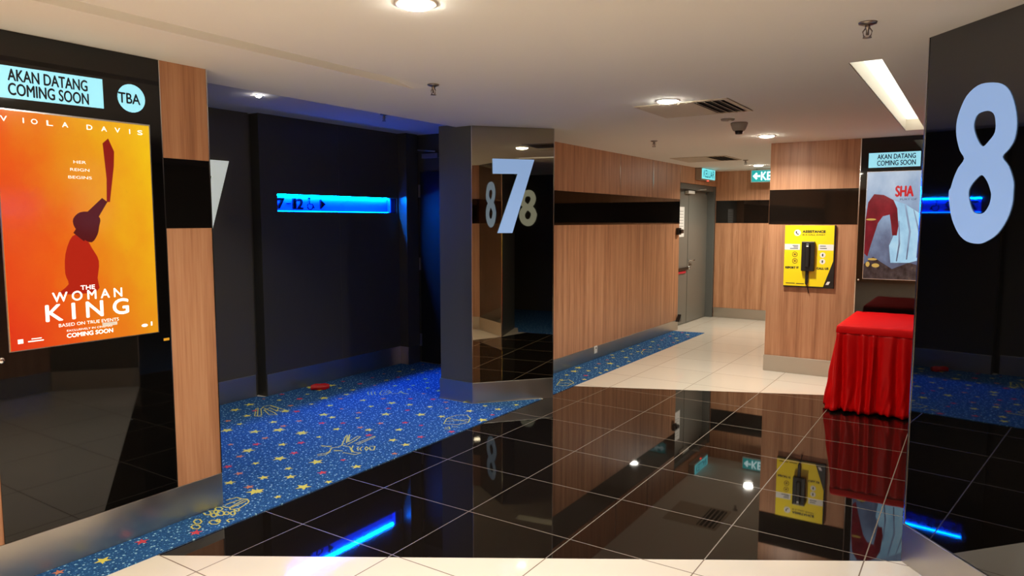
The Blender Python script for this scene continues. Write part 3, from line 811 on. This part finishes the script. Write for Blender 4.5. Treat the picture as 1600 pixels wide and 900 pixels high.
for ch, a in zip('VIOLADAVIS', (1.392, 1.467, 1.51, 1.572, 1.636, 1.742, 1.808, 1.871, 1.930, 1.981)):
    w = 0.004 if ch == 'I' else 0.025
    words(po, LEFT, M['white_ink'], ch, a - w / 2, a + w / 2, 2.022, 2.044, d, 0.03)
words(po, LEFT, M['white_ink'], 'HER', 1.663, 1.718, 1.863, 1.876, d); words(po, LEFT, M['white_ink'], 'REIGN', 1.647, 1.731, 1.828, 1.841, d); words(po, LEFT, M['white_ink'], 'BEGINS', 1.637, 1.740, 1.793, 1.806, d)
for tx, a0, a1, z0, z1, wt in (('THE', 1.663, 1.727, 1.280, 1.300, 0.03), ('W O M A N', 1.540, 1.853, 1.233, 1.276, 0.03), ('K I N G', 1.509, 1.881, 1.148, 1.222, 0.03),
                               ('BASED ON TRUE EVENTS', 1.560, 1.831, 1.117, 1.132, 0), ('EXCLUSIVELY IN CINEMAS', 1.593, 1.798, 1.092, 1.101, 0), ('COMING SOON', 1.592, 1.800, 1.064, 1.083, 0.05)):
    words(po, LEFT, M['white_ink'], tx, a0, a1, z0, z1, d, wt)
for a0, a1, z0, z1 in ((1.391, 1.412, 1.064, 1.083), (1.431, 1.494, 1.066, 1.071), (1.445, 1.486, 1.077, 1.081), (1.990, 1.998, 1.072, 1.092)):
    mb = MB(); mb.fbox(LEFT, a0, a1, z0, z1, 0.009, d); mb.build('credit_mark', M['white_ink'], po)
mb = MB(); mb.prism(LEFT, disc(1.958, 1.077, 0.016, 16, 0.008), 0.009, d); mb.build('credit_mark', M['white_ink'], po)
mb = MB(); mb.fbox(LEFT, 1.752, 1.822, 1.098, 1.114, 0.0090, 0.0105); mb.build('sticker', M['paper'], po)
mb = MB()
torso = [(1.606, 1.45), (1.600, 1.36), (1.612, 1.31), (1.575, 1.268), (1.735, 1.268), (1.742, 1.33), (1.752, 1.41), (1.725, 1.47), (1.690, 1.53), (1.640, 1.53)]
mb.prism(LEFT, smooth_loop(torso), 0.009, 0.0092)
mb.build('figure_print', M['print_scarlet'], po)
mb = MB()
mb.prism(LEFT, smooth_loop([(1.650, 1.575), (1.648, 1.61), (1.680, 1.640), (1.735, 1.640), (1.768, 1.612), (1.762, 1.575), (1.752, 1.535), (1.725, 1.500), (1.690, 1.515), (1.668, 1.550)]), 0.009, 0.0094)
mb.prism(LEFT, [(1.645, 1.545), (1.690, 1.505), (1.750, 1.60), (1.806, 1.69), (1.782, 1.708), (1.71, 1.64)], 0.009, 0.0096)
mb.build('figure_head_print', M['print_deep_red'], po)
mb = MB(); mb.prism(LEFT, [(1.803, 1.69), (1.818, 1.69), (1.845, 1.86), (1.850, 1.93), (1.825, 1.99), (1.798, 1.965), (1.808, 1.80)], 0.009, 0.0093)
mb.build('banner_print', M['print_red'], po)
mb = MB(); mb.fbox(LEFT, 2.055, 2.085, 0.984, 0.997, 0.006, 0.0085); mb.build('tag', M['tag_yellow'], pd)
mb = MB(); mb.lathe(LEFT, [(0.014, 0.006), (0.014, 0.016), (0.009, 0.02), (0, 0.02)], 16, cx=1.322, cy=1.003); mb.build('lock', M['chrome'], pd)

pd2 = thing('poster_display', 'black glass poster display behind the red table, with slate blue poster', 'poster display', (-0.6, 7.81, 0.2))
mb = MB(); mb.fbox(PIER, -1.013, -0.20, 0.174, CZ - 0.002, 0.0, 0.006); mb.build('glass_panel', M['black_glass'], pd2)
mb = MB(); mb.fbox(PIER, -0.947, -0.505, 2.115, 2.256, 0.006, 0.009); hs = mb.build('header_sign', M['sign_cyan'], pd2)
words(hs, PIER, M['ink'], 'AKAN DATANG', -0.872, -0.547, 2.194, 2.240, 0.0098, 0.03)
words(hs, PIER, M['ink'], 'COMING SOON', -0.872, -0.545, 2.132, 2.180, 0.0098, 0.03)
PB2 = (-0.952, -0.285, 1.033, 2.073)
mb = MB(); mb.fbox(PIER, PB2[0] - 0.004, PB2[1] + 0.004, PB2[2] - 0.004, PB2[3] + 0.004, 0.006, 0.0075); mb.build('snap_frame', M['silver_edge'], pd2)
mb = MB(); mb.prism(PIER, [(PB2[0], PB2[2]), (PB2[1], PB2[2]), (PB2[1], PB2[3]), (PB2[0], PB2[3])], 0.006, 0.009, uvbox=PB2)
po2 = mb.build('poster', M['print_slate'], pd2)
mb = MB()
cl = [(-0.72, 1.80), (-0.615, 1.76), (-0.50, 1.68), (-0.43, 1.50), (-0.44, 1.24), (-0.556, 1.20), (-0.716, 1.195), (-0.735, 1.36), (-0.70, 1.46), (-0.68, 1.62)]
mb.prism(PIER, cl, 0.009, 0.0092, uvbox=PB2); mb.build('cloth_print', M['print_pale'], po2)
for pts in ([(-0.62, 1.755), (-0.605, 1.75), (-0.555, 1.50), (-0.575, 1.23), (-0.585, 1.23), (-0.572, 1.50)], [(-0.545, 1.71), (-0.535, 1.70), (-0.475, 1.48), (-0.49, 1.25), (-0.50, 1.25), (-0.49, 1.48)], [(-0.665, 1.60), (-0.655, 1.60), (-0.64, 1.38), (-0.66, 1.21), (-0.67, 1.21), (-0.655, 1.38)]):
    mb = MB(); mb.prism(PIER, pts, 0.009, 0.0094, uvbox=PB2); mb.build('fold_print', M['print_slate'], po2)
mb = MB()
band_pts = [(-0.950, 1.62), (-0.935, 1.78), (-0.885, 1.86), (-0.80, 1.85), (-0.715, 1.80), (-0.68, 1.72), (-0.662, 1.55), (-0.672, 1.46), (-0.712, 1.46), (-0.725, 1.56), (-0.742, 1.66), (-0.80, 1.645), (-0.84, 1.58), (-0.86, 1.50), (-0.895, 1.36), (-0.92, 1.25), (-0.950, 1.28)]
mb.prism(PIER, band_pts, 0.009, 0.0094, uvbox=PB2); mb.build('ribbon_print', M['print_maroon'], po2)
mb = MB(); mb.prism(PIER, [(-0.952, 1.035), (-0.286, 1.035), (-0.286, 1.19), (-0.42, 1.16), (-0.56, 1.20), (-0.70, 1.135), (-0.80, 1.20), (-0.87, 1.25), (-0.952, 1.17)], 0.009, 0.0096, uvbox=PB2)
mb.build('rock_print', M['print_rock'], po2)
mb = MB()
for cx, cy, rx, ry in ((-0.915, 1.175, 0.018, 0.026), (-0.845, 1.165, 0.034, 0.020), (-0.875, 1.225, 0.042, 0.011), (-0.902, 1.614, 0.045, 0.010)):
    mb = MB(); mb.prism(PIER, disc(cx, cy, rx, 14, ry), 0.009, 0.0099); mb.build('gold_print', M['print_gold'], po2)
mb = MB(); put_text(mb, PIER, 'SHA', -0.700, -0.552, 1.834, 1.932, d, weight=0.05); mb.build('title_lettering', M['print_title_red'], po2)
mb = MB(); put_text(mb, PIER, 'FURY OF', -0.660, -0.520, 1.797, 1.815, d); mb.build('subtitle_lettering', M['print_navy'], po2)
mb = MB(); mb.lathe(PIER, [(0.010, 0.006), (0.010, 0.014), (0, 0.016)], 12, cx=-0.99, cy=1.017); mb.build('lock', M['chrome'], pd2)

# ================================================================ LIT NICHE SIGN
ns = thing('niche_sign', 'long blue lit niche in the dark recess wall with raised 7-12 lettering', 'lit sign', (-5.455, 5.1, NZ0))
NB = Frame((-5.38 - ND, 0, 0), (0, 1, 0), (0, 0, 1), (1, 0, 0))
mb = MB(); mb.fbox(NB, NY0 + 0.003, NY1 - 0.003, NZ0 + 0.003, NZ1 - 0.003, 0.0, 0.004)
mb.build('backing', M['niche_blue'], ns)
mb = MB(); mb.fbox(NB, NY1 - 0.085, NY1 - 0.004, NZ0 + 0.003, NZ1 - 0.003, 0.004, 0.055); mb.build('end_block', M['niche_blue'], ns, bevel=0.012)
mb = MB(); mb.fbox(NB, NY0 + 0.01, NY1 - 0.09, NZ1 - 0.012, NZ1 - 0.004, 0.012, 0.03); mb.build('led_strip', M['blue_led'], ns)
mb = MB()
for s, a0, a1 in (('7', 4.345, 4.425), ('-', 4.460, 4.500), ('1', 4.532, 4.562), ('2', 4.580, 4.645)):
    for dd in (0.006, 0.026):
        words(ns, NB, M['niche_letter'], s, a0, a1, (1.712 if s != '-' else 1.757), (1.808 if s != '-' else 1.767), dd, 0.03)
mb = MB()
mb.tube([NB.p(4.735 + 0.034 * math.cos(t), 1.742 + 0.034 * math.sin(t), 0.02) for t in [PI * 0.75 + k * PI * 1.45 / 14 for k in range(15)]], 0.006)
mb.tube([NB.p(4.725, 1.800, 0.02), NB.p(4.727, 1.762, 0.02), NB.p(4.763, 1.760, 0.02), NB.p(4.785, 1.722, 0.02)], 0.006)
mb.lathe(NB, [(0.0, 0.012), (0.011, 0.014), (0.011, 0.026), (0, 0.028)], 12, cx=4.724, cy=1.816)
mb.build('wheelchair_symbol', M['niche_letter'], ns)
mb = MB(); mb.prism(NB, [(4.865, 1.715), (4.925, 1.762), (4.865, 1.808)], 0.006, 0.026); mb.build('arrow_symbol', M['niche_letter'], ns)
mb = MB(); mb.fbox(NB, NY0 + 0.01, NY1 - 0.09, NZ0 + 0.004, NZ0 + 0.010, 0.012, 0.03); mb.build('led_strip', M['blue_led_soft'], ns)

# ================================================================ CEILING FITTINGS
DOWN = lambda x, y, z: Frame((x, y, z), (1, 0, 0), (0, -1, 0), (0, 0, -1))


def downlight(x, y, z, label, r=0.068, lens=None, group='round downlights along the hall ceiling', watts=LAMP_W, spread=150):
    t = thing('downlight', label, 'ceiling light', (x, y, z), group)
    f = DOWN(x, y, z)
    mb = MB(); mb.lathe(f, [(r * 0.98, 0.0), (r * 1.22, 0.0), (r * 1.22, 0.003), (r * 1.0, 0.007), (r * 0.98, 0.004)], 28); mb.build('trim_ring', M['white_plastic'], t)
    mb = MB(); mb.lathe(f, [(r * 0.97, 0.001), (r * 0.96, 0.007), (r * 0.85, 0.013), (r * 0.5, 0.018), (0, 0.020)], 28); mb.build('lens', lens or M['lens'], t)
    la = bpy.data.lights.new('lamp', 'AREA'); la.shape = 'DISK'; la.size = r * 1.7
    la.energy = watts; la.color = WARM if lens is None else (1, 0.97, 0.92); la.spread = math.radians(spread)
    lo = bpy.data.objects.new('lamp', la); COL.objects.link(lo); lo.parent = t; lo.location = (0, 0, -0.026)
    return t


downlight(-1.797, 2.092, CZ, 'largest glowing downlight, nearest the camera at the top edge')
downlight(-1.802, 4.657, CZ, 'bright downlight touching the corner of the big square vent')
downlight(-1.742, 7.071, CZ, 'downlight beside the top corner of the wood pier')
downlight(-2.741, 10.704, CZ, 'farthest downlight, just above the green arrow sign')
downlight(-4.617, 3.551, 2.548, 'tiny white downlight on the bluish recess ceiling', 0.022, M['lens_small'], 'downlights in the entrance recess', watts=4.0, spread=90)
for x, y in ((-1.8, -0.5), (-1.8, -3.0), (0.3, -0.9), (0.3, -3.2), (2.4, -1.0), (2.4, -3.2), (1.6, 1.2)):  # unseen downlights added behind the view so floor bounce lifts the ceiling
    downlight(x, y, CZ, 'unseen downlight added behind the camera to brighten the ceiling', group='added unseen downlights behind the camera', watts=LAMP_W * 1.2)

lt = thing('light_trough', 'long recessed light trough in the ceiling beside the number 8 pillar', 'ceiling light', ((TX0 + TX1) / 2, TY0, CZ + 0.1))
mb = MB(); mb.box(TX0 + 0.012, TX1 - 0.002, TY0 + 0.03, TY1 - 0.03, CZ + 0.096, CZ + 0.113); mb.build('diffuser', M['led_tube'], lt)
mb = MB(); mb.box(TX0 + 0.002, TX0 + 0.006, TY0 + 0.002, TY1 - 0.002, CZ + 0.002, CZ + 0.113); mb.box(TX0 + 0.006, TX1 - 0.002, TY1 - 0.006, TY1 - 0.002, CZ + 0.002, CZ + 0.095)
mb.build('reflector', M['white_plastic'], lt)


def vent(x0, x1, y0, y1, label):
    cx, cy = (x0 + x1) / 2, (y0 + y1) / 2
    t = thing('ceiling_vent', label, 'vent', (cx, cy, CZ), 'square slatted ceiling vents')
    mb = MB(); w = 0.035
    for a in ((x0, x1, y0, y0 + w), (x0, x1, y1 - w, y1), (x0, x0 + w, y0 + w, y1 - w), (x1 - w, x1, y0 + w, y1 - w)):
        mb.box(*a, CZ - 0.007, CZ)
    mb.build('frame', M['vent'], t, bevel=0.003)
    mb = MB(); mb.box(x0 + w, x1 - w, y0 + w, y1 - w, CZ - 0.0015, CZ - 0.0005); mb.build('backing', M['vent_dark'], t)  # thin dark sheet, its colour standing in for shade behind the slats
    n = 11
    pitch = (x1 - x0 - 2 * w) / n
    for k in range(n):
        c = x0 + w + (k + 0.5) * pitch
        lean = k < n * 0.55
        xa, za, xb, zb = (c - pitch * 0.5, CZ - 0.011, c + pitch * 0.46, CZ - 0.003) if lean else (c - pitch * 0.22, CZ - 0.003, c + pitch * 0.22, CZ - 0.013)
        mb = MB()
        mb.raw([(xa, y0 + w, za), (xb, y0 + w, zb), (xb, y1 - w, zb), (xa, y1 - w, za),
                (xa, y0 + w, za + 0.0015), (xb, y0 + w, zb + 0.0015), (xb, y1 - w, zb + 0.0015), (xa, y1 - w, za + 0.0015)],
               [(0, 1, 2, 3), (7, 6, 5, 4), (0, 4, 5, 1), (2, 6, 7, 3), (1, 5, 6, 2), (0, 3, 7, 4)])
        mb.build('slat', M['vent'], t)


vent(-2.095, -1.435, 4.765, 5.405, 'larger square ceiling vent with slats beside the middle downlight')
vent(-3.40, -2.68, 8.90, 9.62, 'distant square ceiling vent in front of the exit sign')


def sprinkler_head(t, f):
    mb = MB(); mb.lathe(f, [(0.0, 0.0), (0.036, 0.0), (0.034, 0.006), (0.016, 0.013), (0, 0.013)], 20); mb.build('ceiling_plate', M['sprinkler'], t)
    mb = MB(); mb.lathe(f, [(0.010, 0.012), (0.010, 0.026), (0.006, 0.028), (0.006, 0.05), (0, 0.05)], 12)
    for s in (-1, 1):
        mb.tube([f.p(s * 0.008, 0, 0.024), f.p(s * 0.017, 0, 0.036), f.p(s * 0.014, 0, 0.052), f.p(s * 0.004, 0, 0.060)], 0.003, 6)
    mb.build('frame_arms', M['sprinkler'], t)
    mb = MB(); mb.lathe(f, [(0.0, 0.058), (0.017, 0.059), (0.017, 0.062), (0, 0.063)], 16); mb.build('deflector', M['sprinkler'], t)


sp = thing('sprinkler', 'metal sprinkler head at the end of the shallow ceiling slot', 'sprinkler', (-2.757, 3.357, CZ), 'ceiling sprinklers')
sprinkler_head(sp, DOWN(-2.757, 3.357, CZ))
copy_thing(sp, (-4.51, 4.797, 2.548), 'dark sprinkler head on the bluish recess ceiling')
copy_thing(sp, (-2.802, 6.895, CZ), 'small sprinkler above the middle of the striped wood wall')
copy_thing(sp, (-0.427, 3.297, CZ), 'largest sprinkler head, left of the number 8 pillar top')
copy_thing(sp, (-2.656, 9.716, CZ), 'tiniest far sprinkler, beside the distant vent')

sd = thing('smoke_detector', 'grey conical smoke detector hanging below the large vent', 'smoke detector', (-1.71, 6.031, CZ))
f = DOWN(-1.71, 6.031, CZ)
mb = MB(); mb.lathe(f, [(0, 0), (0.068, 0), (0.068, 0.012), (0.055, 0.05), (0.045, 0.065), (0, 0.065)], 24); mb.build('body', M['grey_plastic'], sd)
mb = MB(); mb.lathe(f, [(0, 0.064), (0.034, 0.065), (0.028, 0.092), (0, 0.094)], 20); mb.build('sensor_head', M['dark_plastic'], sd)
fd = thing('ceiling_disc', 'flat little round plate on the ceiling just before smoke detector', 'sensor', (-1.724, 5.756, CZ))
f = DOWN(-1.724, 5.756, CZ)
mb = MB(); mb.lathe(f, [(0, 0), (0.055, 0), (0.05, 0.012), (0, 0.014)], 20); mb.build('plate', M['grey_plastic'], fd)
mb = MB(); mb.lathe(f, [(0.0, 0.013), (0.014, 0.013), (0.012, 0.02), (0, 0.021)], 12, cx=0.02); mb.build('indicator', M['white_plastic'], fd)

# ================================================================ SIGNS AND SMALL THINGS ON THE WALLS
ex = thing('exit_sign', 'glowing turquoise exit box sign above the grey double door', 'exit sign', (-3.63, 11.0, 2.3))
EX = Frame((-3.575, 0, 0), (0, 1, 0), (0, 0, 1), (1, 0, 0))
mb = MB(); mb.box(-3.675, -3.58, 10.70, 11.36, 2.225, 2.402); mb.build('housing', M['exit_box'], ex, bevel=0.006)
mb = MB(); mb.fbox(EX, 10.73, 11.345, 2.245, 2.395, -0.005, 0.002); fc = mb.build('face', M['exit_face'], ex)
mb = MB(); put_text(mb, EX, 'KELUAR', 10.78, 11.30, 2.265, 2.378, 0.0035, weight=0.03); mb.build('lettering', M['exit_dark'], fc)
mb = MB(); mb.box(-3.60, -3.58, 11.02, 11.06, 2.214, 2.226); mb.build('indicator', M['red_led'], ex)

ks = thing('direction_sign', 'green arrow sign lettered KELUAR under the farthest downlight, cut by pier', 'exit sign', (-2.75, 11.5, 2.2))
KS = Frame((0, 11.40, 0), (1, 0, 0), (0, 0, 1), (0, -1, 0))
mb = MB(); mb.box(-3.03, -2.33, 11.41, 11.46, 2.195, 2.385); mb.build('housing', M['white_plastic'], ks, bevel=0.004)
mb = MB(); mb.fbox(KS, -3.015, -2.345, 2.205, 2.375, -0.01, 0.002); fc = mb.build('face', M['green_face'], ks)
mb = MB(); put_text(mb, KS, 'KELUAR', -2.872, -2.38, 2.228, 2.352, 0.0035, weight=0.03)
mb.prism(KS, [(-3.0, 2.29), (-2.945, 2.345), (-2.925, 2.325), (-2.945, 2.305), (-2.885, 2.305), (-2.885, 2.275), (-2.945, 2.275), (-2.925, 2.255), (-2.945, 2.235)], 0.002, 0.0035)
mb.build('lettering', M['exit_text'], fc)
for x in (-2.95, -2.41):
    mb = MB(); mb.tube([(x, 11.435, 2.38), (x, 11.435, CZ)], 0.006); mb.build('hanger', M['chrome'], ks)

yb = thing('assistance_board', 'yellow assistance board on the wood pier with black corner', 'sign board', (-1.46, 7.81, 0.92))
mb = MB(); mb.fbox(PIER, -1.700, -1.214, 0.916, 1.556, 0.0, 0.028); pn = mb.build('panel', M['dark_plastic'], yb, bevel=0.002)
mb = MB(); mb.prism(PIER, [(-1.699, 0.930), (-1.312, 0.930), (-1.226, 1.195), (-1.226, 1.555), (-1.699, 1.555)], 0.027, 0.0295); yf = mb.build('yellow_face', M['yellow_board'], yb)
for x, y, r_ in ((-1.577, 1.478, 0.033), (-1.327, 1.254, 0.027), (-1.327, 1.188, 0.027)):
    mb = MB(); mb.prism(PIER, disc(x, y, r_), 0.029, 0.0302); mb.build('icon_disc', M['paper'], yf)
for x0, x1 in ((-1.698, -1.548), (-1.370, -1.227)):
    mb = MB(); mb.fbox(PIER, x0, x1, 1.302, 1.362, 0.029, 0.0302); mb.build('white_strip', M['paper'], yf)
mb = MB(); mb.prism(PIER, [(-1.290, 0.953), (-1.262, 0.953), (-1.246, 0.985), (-1.272, 0.985)], 0.028, 0.0302); mb.build('corner_mark', M['paper'], yf)
dd = 0.0308
for tx, a0, a1, z0, z1, wt in (('ASSISTANCE', -1.526, -1.309, 1.480, 1.503, 0.09), ('IS A CALL AWAY', -1.526, -1.309, 1.452, 1.466, 0.03), ('REPORT IT', -1.683, -1.553, 1.108, 1.128, 0.09), ('CALL US', -1.378, -1.268, 1.108, 1.128, 0.09)):
    words(yf, PIER, M['ink'], tx, a0, a1, z0, z1, dd, wt)
for x0, x1, y in ((-1.62, -1.565, 1.346), (-1.61, -1.565, 1.331), (-1.645, -1.565, 1.316), (-1.355, -1.30, 1.344), (-1.355, -1.29, 1.322), (-1.675, -1.586, 0.956), (-1.573, -1.494, 0.954)):
    mb = MB(); mb.fbox(PIER, x0, x1, y - 0.0035, y + 0.0035, 0.0295, dd); mb.build('print_line', M['ink'], yf)
mb = MB(); mb.prism(PIER, [(-1.594, 1.492), (-1.585, 1.496), (-1.580, 1.484), (-1.584, 1.479), (-1.577, 1.470), (-1.570, 1.470), (-1.562, 1.464), (-1.567, 1.458), (-1.578, 1.461), (-1.592, 1.475)], 0.030, dd)
mb.build('receiver_icon', M['ink'], yf)
for x, y in ((-1.327, 1.254), (-1.327, 1.188)):
    mb = MB(); mb.fbox(PIER, x - 0.006, x + 0.006, y - 0.013, y + 0.013, 0.030, dd); mb.build('icon', M['ink'], yf)
mb = MB()
for x, y in ((-1.595, 1.256), (-1.593, 1.188)):
    ring = [PIER.p(x + 0.024 * math.cos(k * PI / 10), y + 0.024 * math.sin(k * PI / 10), 0.030) for k in range(21)]
    mb = MB(); mb.tube(ring, 0.003, 6); mb.prism(PIER, disc(x, y, 0.012, 10, 0.009), 0.029, 0.0308); mb.build('icon', M['icon_brown'], yf)
ph = thing('wall_phone', 'black phone mounted in the middle of the yellow board', 'phone', (-1.46, 7.78, 1.09))
mb = MB(); mb.fbox(PIER, -1.524, -1.399, 1.089, 1.390, 0.030, 0.075); mb.build('body', M['dark_plastic'], ph, bevel=0.006)
mb = MB(); mb.fbox(PIER, -1.485, -1.440, 1.13, 1.37, 0.074, 0.098); mb.build('handset', M['dark_plastic'], ph, bevel=0.010)
mb = MB(); mb.fbox(PIER, -1.472, -1.452, 1.338, 1.350, 0.097, 0.101); mb.build('badge', M['paper'], ph)
mb = MB()
strap = [(-1.484, 1.090), (-1.452, 1.090), (-1.453, 0.975), (-1.464, 0.938), (-1.483, 0.955)]
mb.prism(PIER, strap, 0.031, 0.052); mb.build('cord_sleeve', M['dark_plastic'], ph, bevel=0.004)
mb = MB(); mb.tube([PIER.p(-1.464, 0.945, 0.04), PIER.p(-1.456, 0.905, 0.035), PIER.p(-1.450, 0.86, 0.012)], 0.005); mb.build('cord', M['dark_plastic'], ph)

nt = thing('notice', 'white printed notice on the narrow leaf of the grey door', 'notice', (-3.805, 10.46, 1.35))
NF = Frame((-3.805, 0, 0), (0, 1, 0), (0, 0, 1), (1, 0, 0))
mb = MB(); mb.fbox(NF, 10.30, 10.615, 1.357, 1.812, 0.0, 0.003); mb.build('sheet', M['paper'], nt)
for k in range(7):
    mb = MB(); mb.fbox(NF, 10.34, 10.575, 1.74 - k * 0.045, 1.748 - k * 0.045, 0.003, 0.0036); mb.build('printed_line', M['grey_plastic'], nt)
cr = thing('card_reader', 'small black card reader at the end of the striped wood wall', 'card reader', (-3.675, 10.0, 1.4))
mb = MB(); mb.box(-3.672, -3.63, 9.93, 10.03, 1.40, 1.50); mb.build('body', M['dark_plastic'], cr, bevel=0.006)
mb = MB(); mb.box(-3.632, -3.60, 9.96, 10.05, 1.42, 1.475); mb.build('reader_head', M['dark_plastic'], cr, bevel=0.006)
mb = MB(); mb.prism(Frame((-3.665, 0, 0), (0, 1, 0), (0, 0, 1), (1, 0, 0)), [(9.97, 0.13), (10.055, 0.13), (10.055, 0.23)], 0, 0.05)
tag(mb.build('door_stop', M['dark_plastic'], loc=(-3.64, 10.02, 0.13)), 'black wedge-shaped door stop low at the wood wall end', 'door stop')
so = thing('power_outlet', 'white power outlet on the steel kick plate under striped wood wall', 'power outlet', (-3.667, 7.36, 0.115))
OF = Frame((-3.667, 0, 0), (0, 1, 0), (0, 0, 1), (1, 0, 0))
mb = MB(); mb.fbox(OF, 7.322, 7.398, 0.072, 0.158, 0, 0.010); mb.build('cover_plate', M['white_plastic'], so, bevel=0.003)
mb = MB(); mb.fbox(OF, 7.350, 7.372, 0.126, 0.138, 0.010, 0.0125); mb.build('switch', M['dark_plastic'], so)
pk = thing('red_packet', 'crumpled red packet lying on the blue carpet by recess wall', 'packet', (-5.16, 4.555, CT))
mb = MB()
rp = random.Random(3)
ring = []
for j, tt in enumerate((-0.085, -0.04, 0.0, 0.045, 0.085)):
    ring.append([])
    for k in range(8):
        a = 2 * PI * k / 8
        r = 0.030 * (0.75 if j in (0, 4) else 1.0) * rp.uniform(0.8, 1.15)
        ring[-1].append(Vector((tt * 0.62 + r * math.cos(a) * 0.8, tt * 0.78 - r * math.cos(a) * 0.62, max(0.0, 0.028 + r * math.sin(a)))))
for j in range(4):
    for k in range(8):
        mb.face([ring[j][k], ring[j][(k + 1) % 8], ring[j + 1][(k + 1) % 8], ring[j + 1][k]])
mb.face(ring[0]); mb.face(ring[-1][::-1])
mb.v = [tuple(Vector(v) + Vector((-5.16, 4.555, CT))) for v in mb.v]
mb.build('wrapper', M['packet'], pk)

# ================================================================ RED DRAPED TABLE
TZ, TXA, TXB, TYA, TYB = 0.735, -0.955, 0.21, 6.45, 7.52
tb = thing('draped_table', 'table draped in a red pleated cloth beside the wood pier', 'table', ((TXA + TXB) / 2, (TYA + TYB) / 2, 0))


def perimeter(n_x, n_y):
    pts = []
    for k in range(n_x): pts.append((TXA + (TXB - TXA) * k / n_x, TYA, 0, -1))
    for k in range(n_y): pts.append((TXB, TYA + (TYB - TYA) * k / n_y, 1, 0))
    for k in range(n_x): pts.append((TXB - (TXB - TXA) * k / n_x, TYB, 0, 1))
    for k in range(n_y): pts.append((TXA, TYB - (TYB - TYA) * k / n_y, -1, 0))
    return pts


per = perimeter(150, 120)
n = len(per)
# soften the outward normals round the corners
nrm = []
for i in range(n):
    sx = sum(per[(i + k) % n][2] for k in range(-5, 6)); sy = sum(per[(i + k) % n][3] for k in range(-5, 6))
    l = math.hypot(sx, sy) or 1
    nrm.append((sx / l, sy / l))
rc = random.Random(5)
phase, ph_list = 0.0, []
for i in range(n):
    phase += 2 * PI / 13.5 * (1 + 0.45 * math.sin(i * 0.21 + 1.0) + 0.25 * math.sin(i * 0.071))
    ph_list.append(phase)
rows = 22
verts, faces = [], []
for j in range(rows + 1):
    t = j / rows
    z = TZ - 0.055 - t * (TZ - 0.055 - 0.008)
    for i in range(n):
        x, y, _, _ = per[i]
        nx, ny = nrm[i]
        corner = 1.0 if abs(abs(nx) - abs(ny)) < 0.8 else 0.0
        amp = 0.004 + 0.024 * min(1, t * 1.8) ** 0.8
        fold = math.sin(ph_list[i] + 0.35 * math.sin(t * 5 + i * 0.11)) * amp * (1 + 0.4 * math.sin(i * 0.37))
        flare = 0.012 + 0.055 * t ** 1.3 + 0.025 * t ** 4 * (0.5 + 0.5 * math.sin(i * 0.09)) + 0.03 * corner * t ** 2
        if ny < -0.5:
            flare -= 0.055 * t
        crush = 0.010 * t ** 3 * math.sin(i * 0.9 + j * 0.8)
        o_ = fold + flare + crush
        verts.append((x + nx * o_, y + ny * o_, z + (0.010 * math.sin(i * 0.5) * t ** 6 if j < rows else 0.012 * (0.5 + 0.5 * math.sin(i * 0.17)))))
for j in range(rows):
    for i in range(n):
        a, b = j * n + i, j * n + (i + 1) % n
        faces.append((a, b, b + n, a + n))
mb = MB(); mb.raw(verts, faces, 0, True)
sk = mb.build('skirt', M['cloth'], tb)
sol = sk.modifiers.new('cloth_thickness', 'SOLIDIFY'); sol.thickness = 0.003; sol.offset = -1
# top cloth with a short hanging band, softly rounded edge and slight sag
verts, faces = [], []
loops = [(-0.5, 0.0), (-0.25, 0.0), (-0.06, 0.002), (-0.012, 0.001), (0.004, -0.003), (0.014, -0.012), (0.018, -0.03), (0.021, -0.062), (0.019, -0.066)]
for off, dz in loops:
    for i in range(n):
        x, y, _, _ = per[i]
        nx, ny = nrm[i]
        if off < -0.1:
            s = 1 + off
            cx, cy = (TXA + TXB) / 2, (TYA + TYB) / 2
            px_, py_ = cx + (x - cx) * s, cy + (y - cy) * s
        else:
            px_, py_ = x + nx * off, y + ny * off
        w = 0.0015 * math.sin(i * 0.31) * math.sin(i * 0.05 + 2)
        verts.append((px_, py_, TZ + dz + w * (1 if off > -0.3 else 0.3)))
for j in range(len(loops) - 1):
    for i in range(n):
        a, b = j * n + i, j * n + (i + 1) % n
        faces.append((a, b, b + n, a + n))
faces.append(tuple(range(n)))
mb = MB(); mb.raw(verts, faces, 0, True)
mb.build('top_cloth', M['cloth_top'], tb)
mb = MB(); mb.box(TXA + 0.01, TXB - 0.01, TYA + 0.01, TYB - 0.01, TZ - 0.035, TZ - 0.006); mb.build('table_top', M['wood'], tb)
for sx in (TXA + 0.06, TXB - 0.06):
    for sy in (TYA + 0.06, TYB - 0.06):
        mb = MB(); mb.tube([(sx, sy, 0.0), (sx, sy, TZ - 0.034)], 0.014); mb.build('leg', M['steel_dark'], tb)

for o in bpy.data.objects:
    if '_at' in o:
        del o['_at']
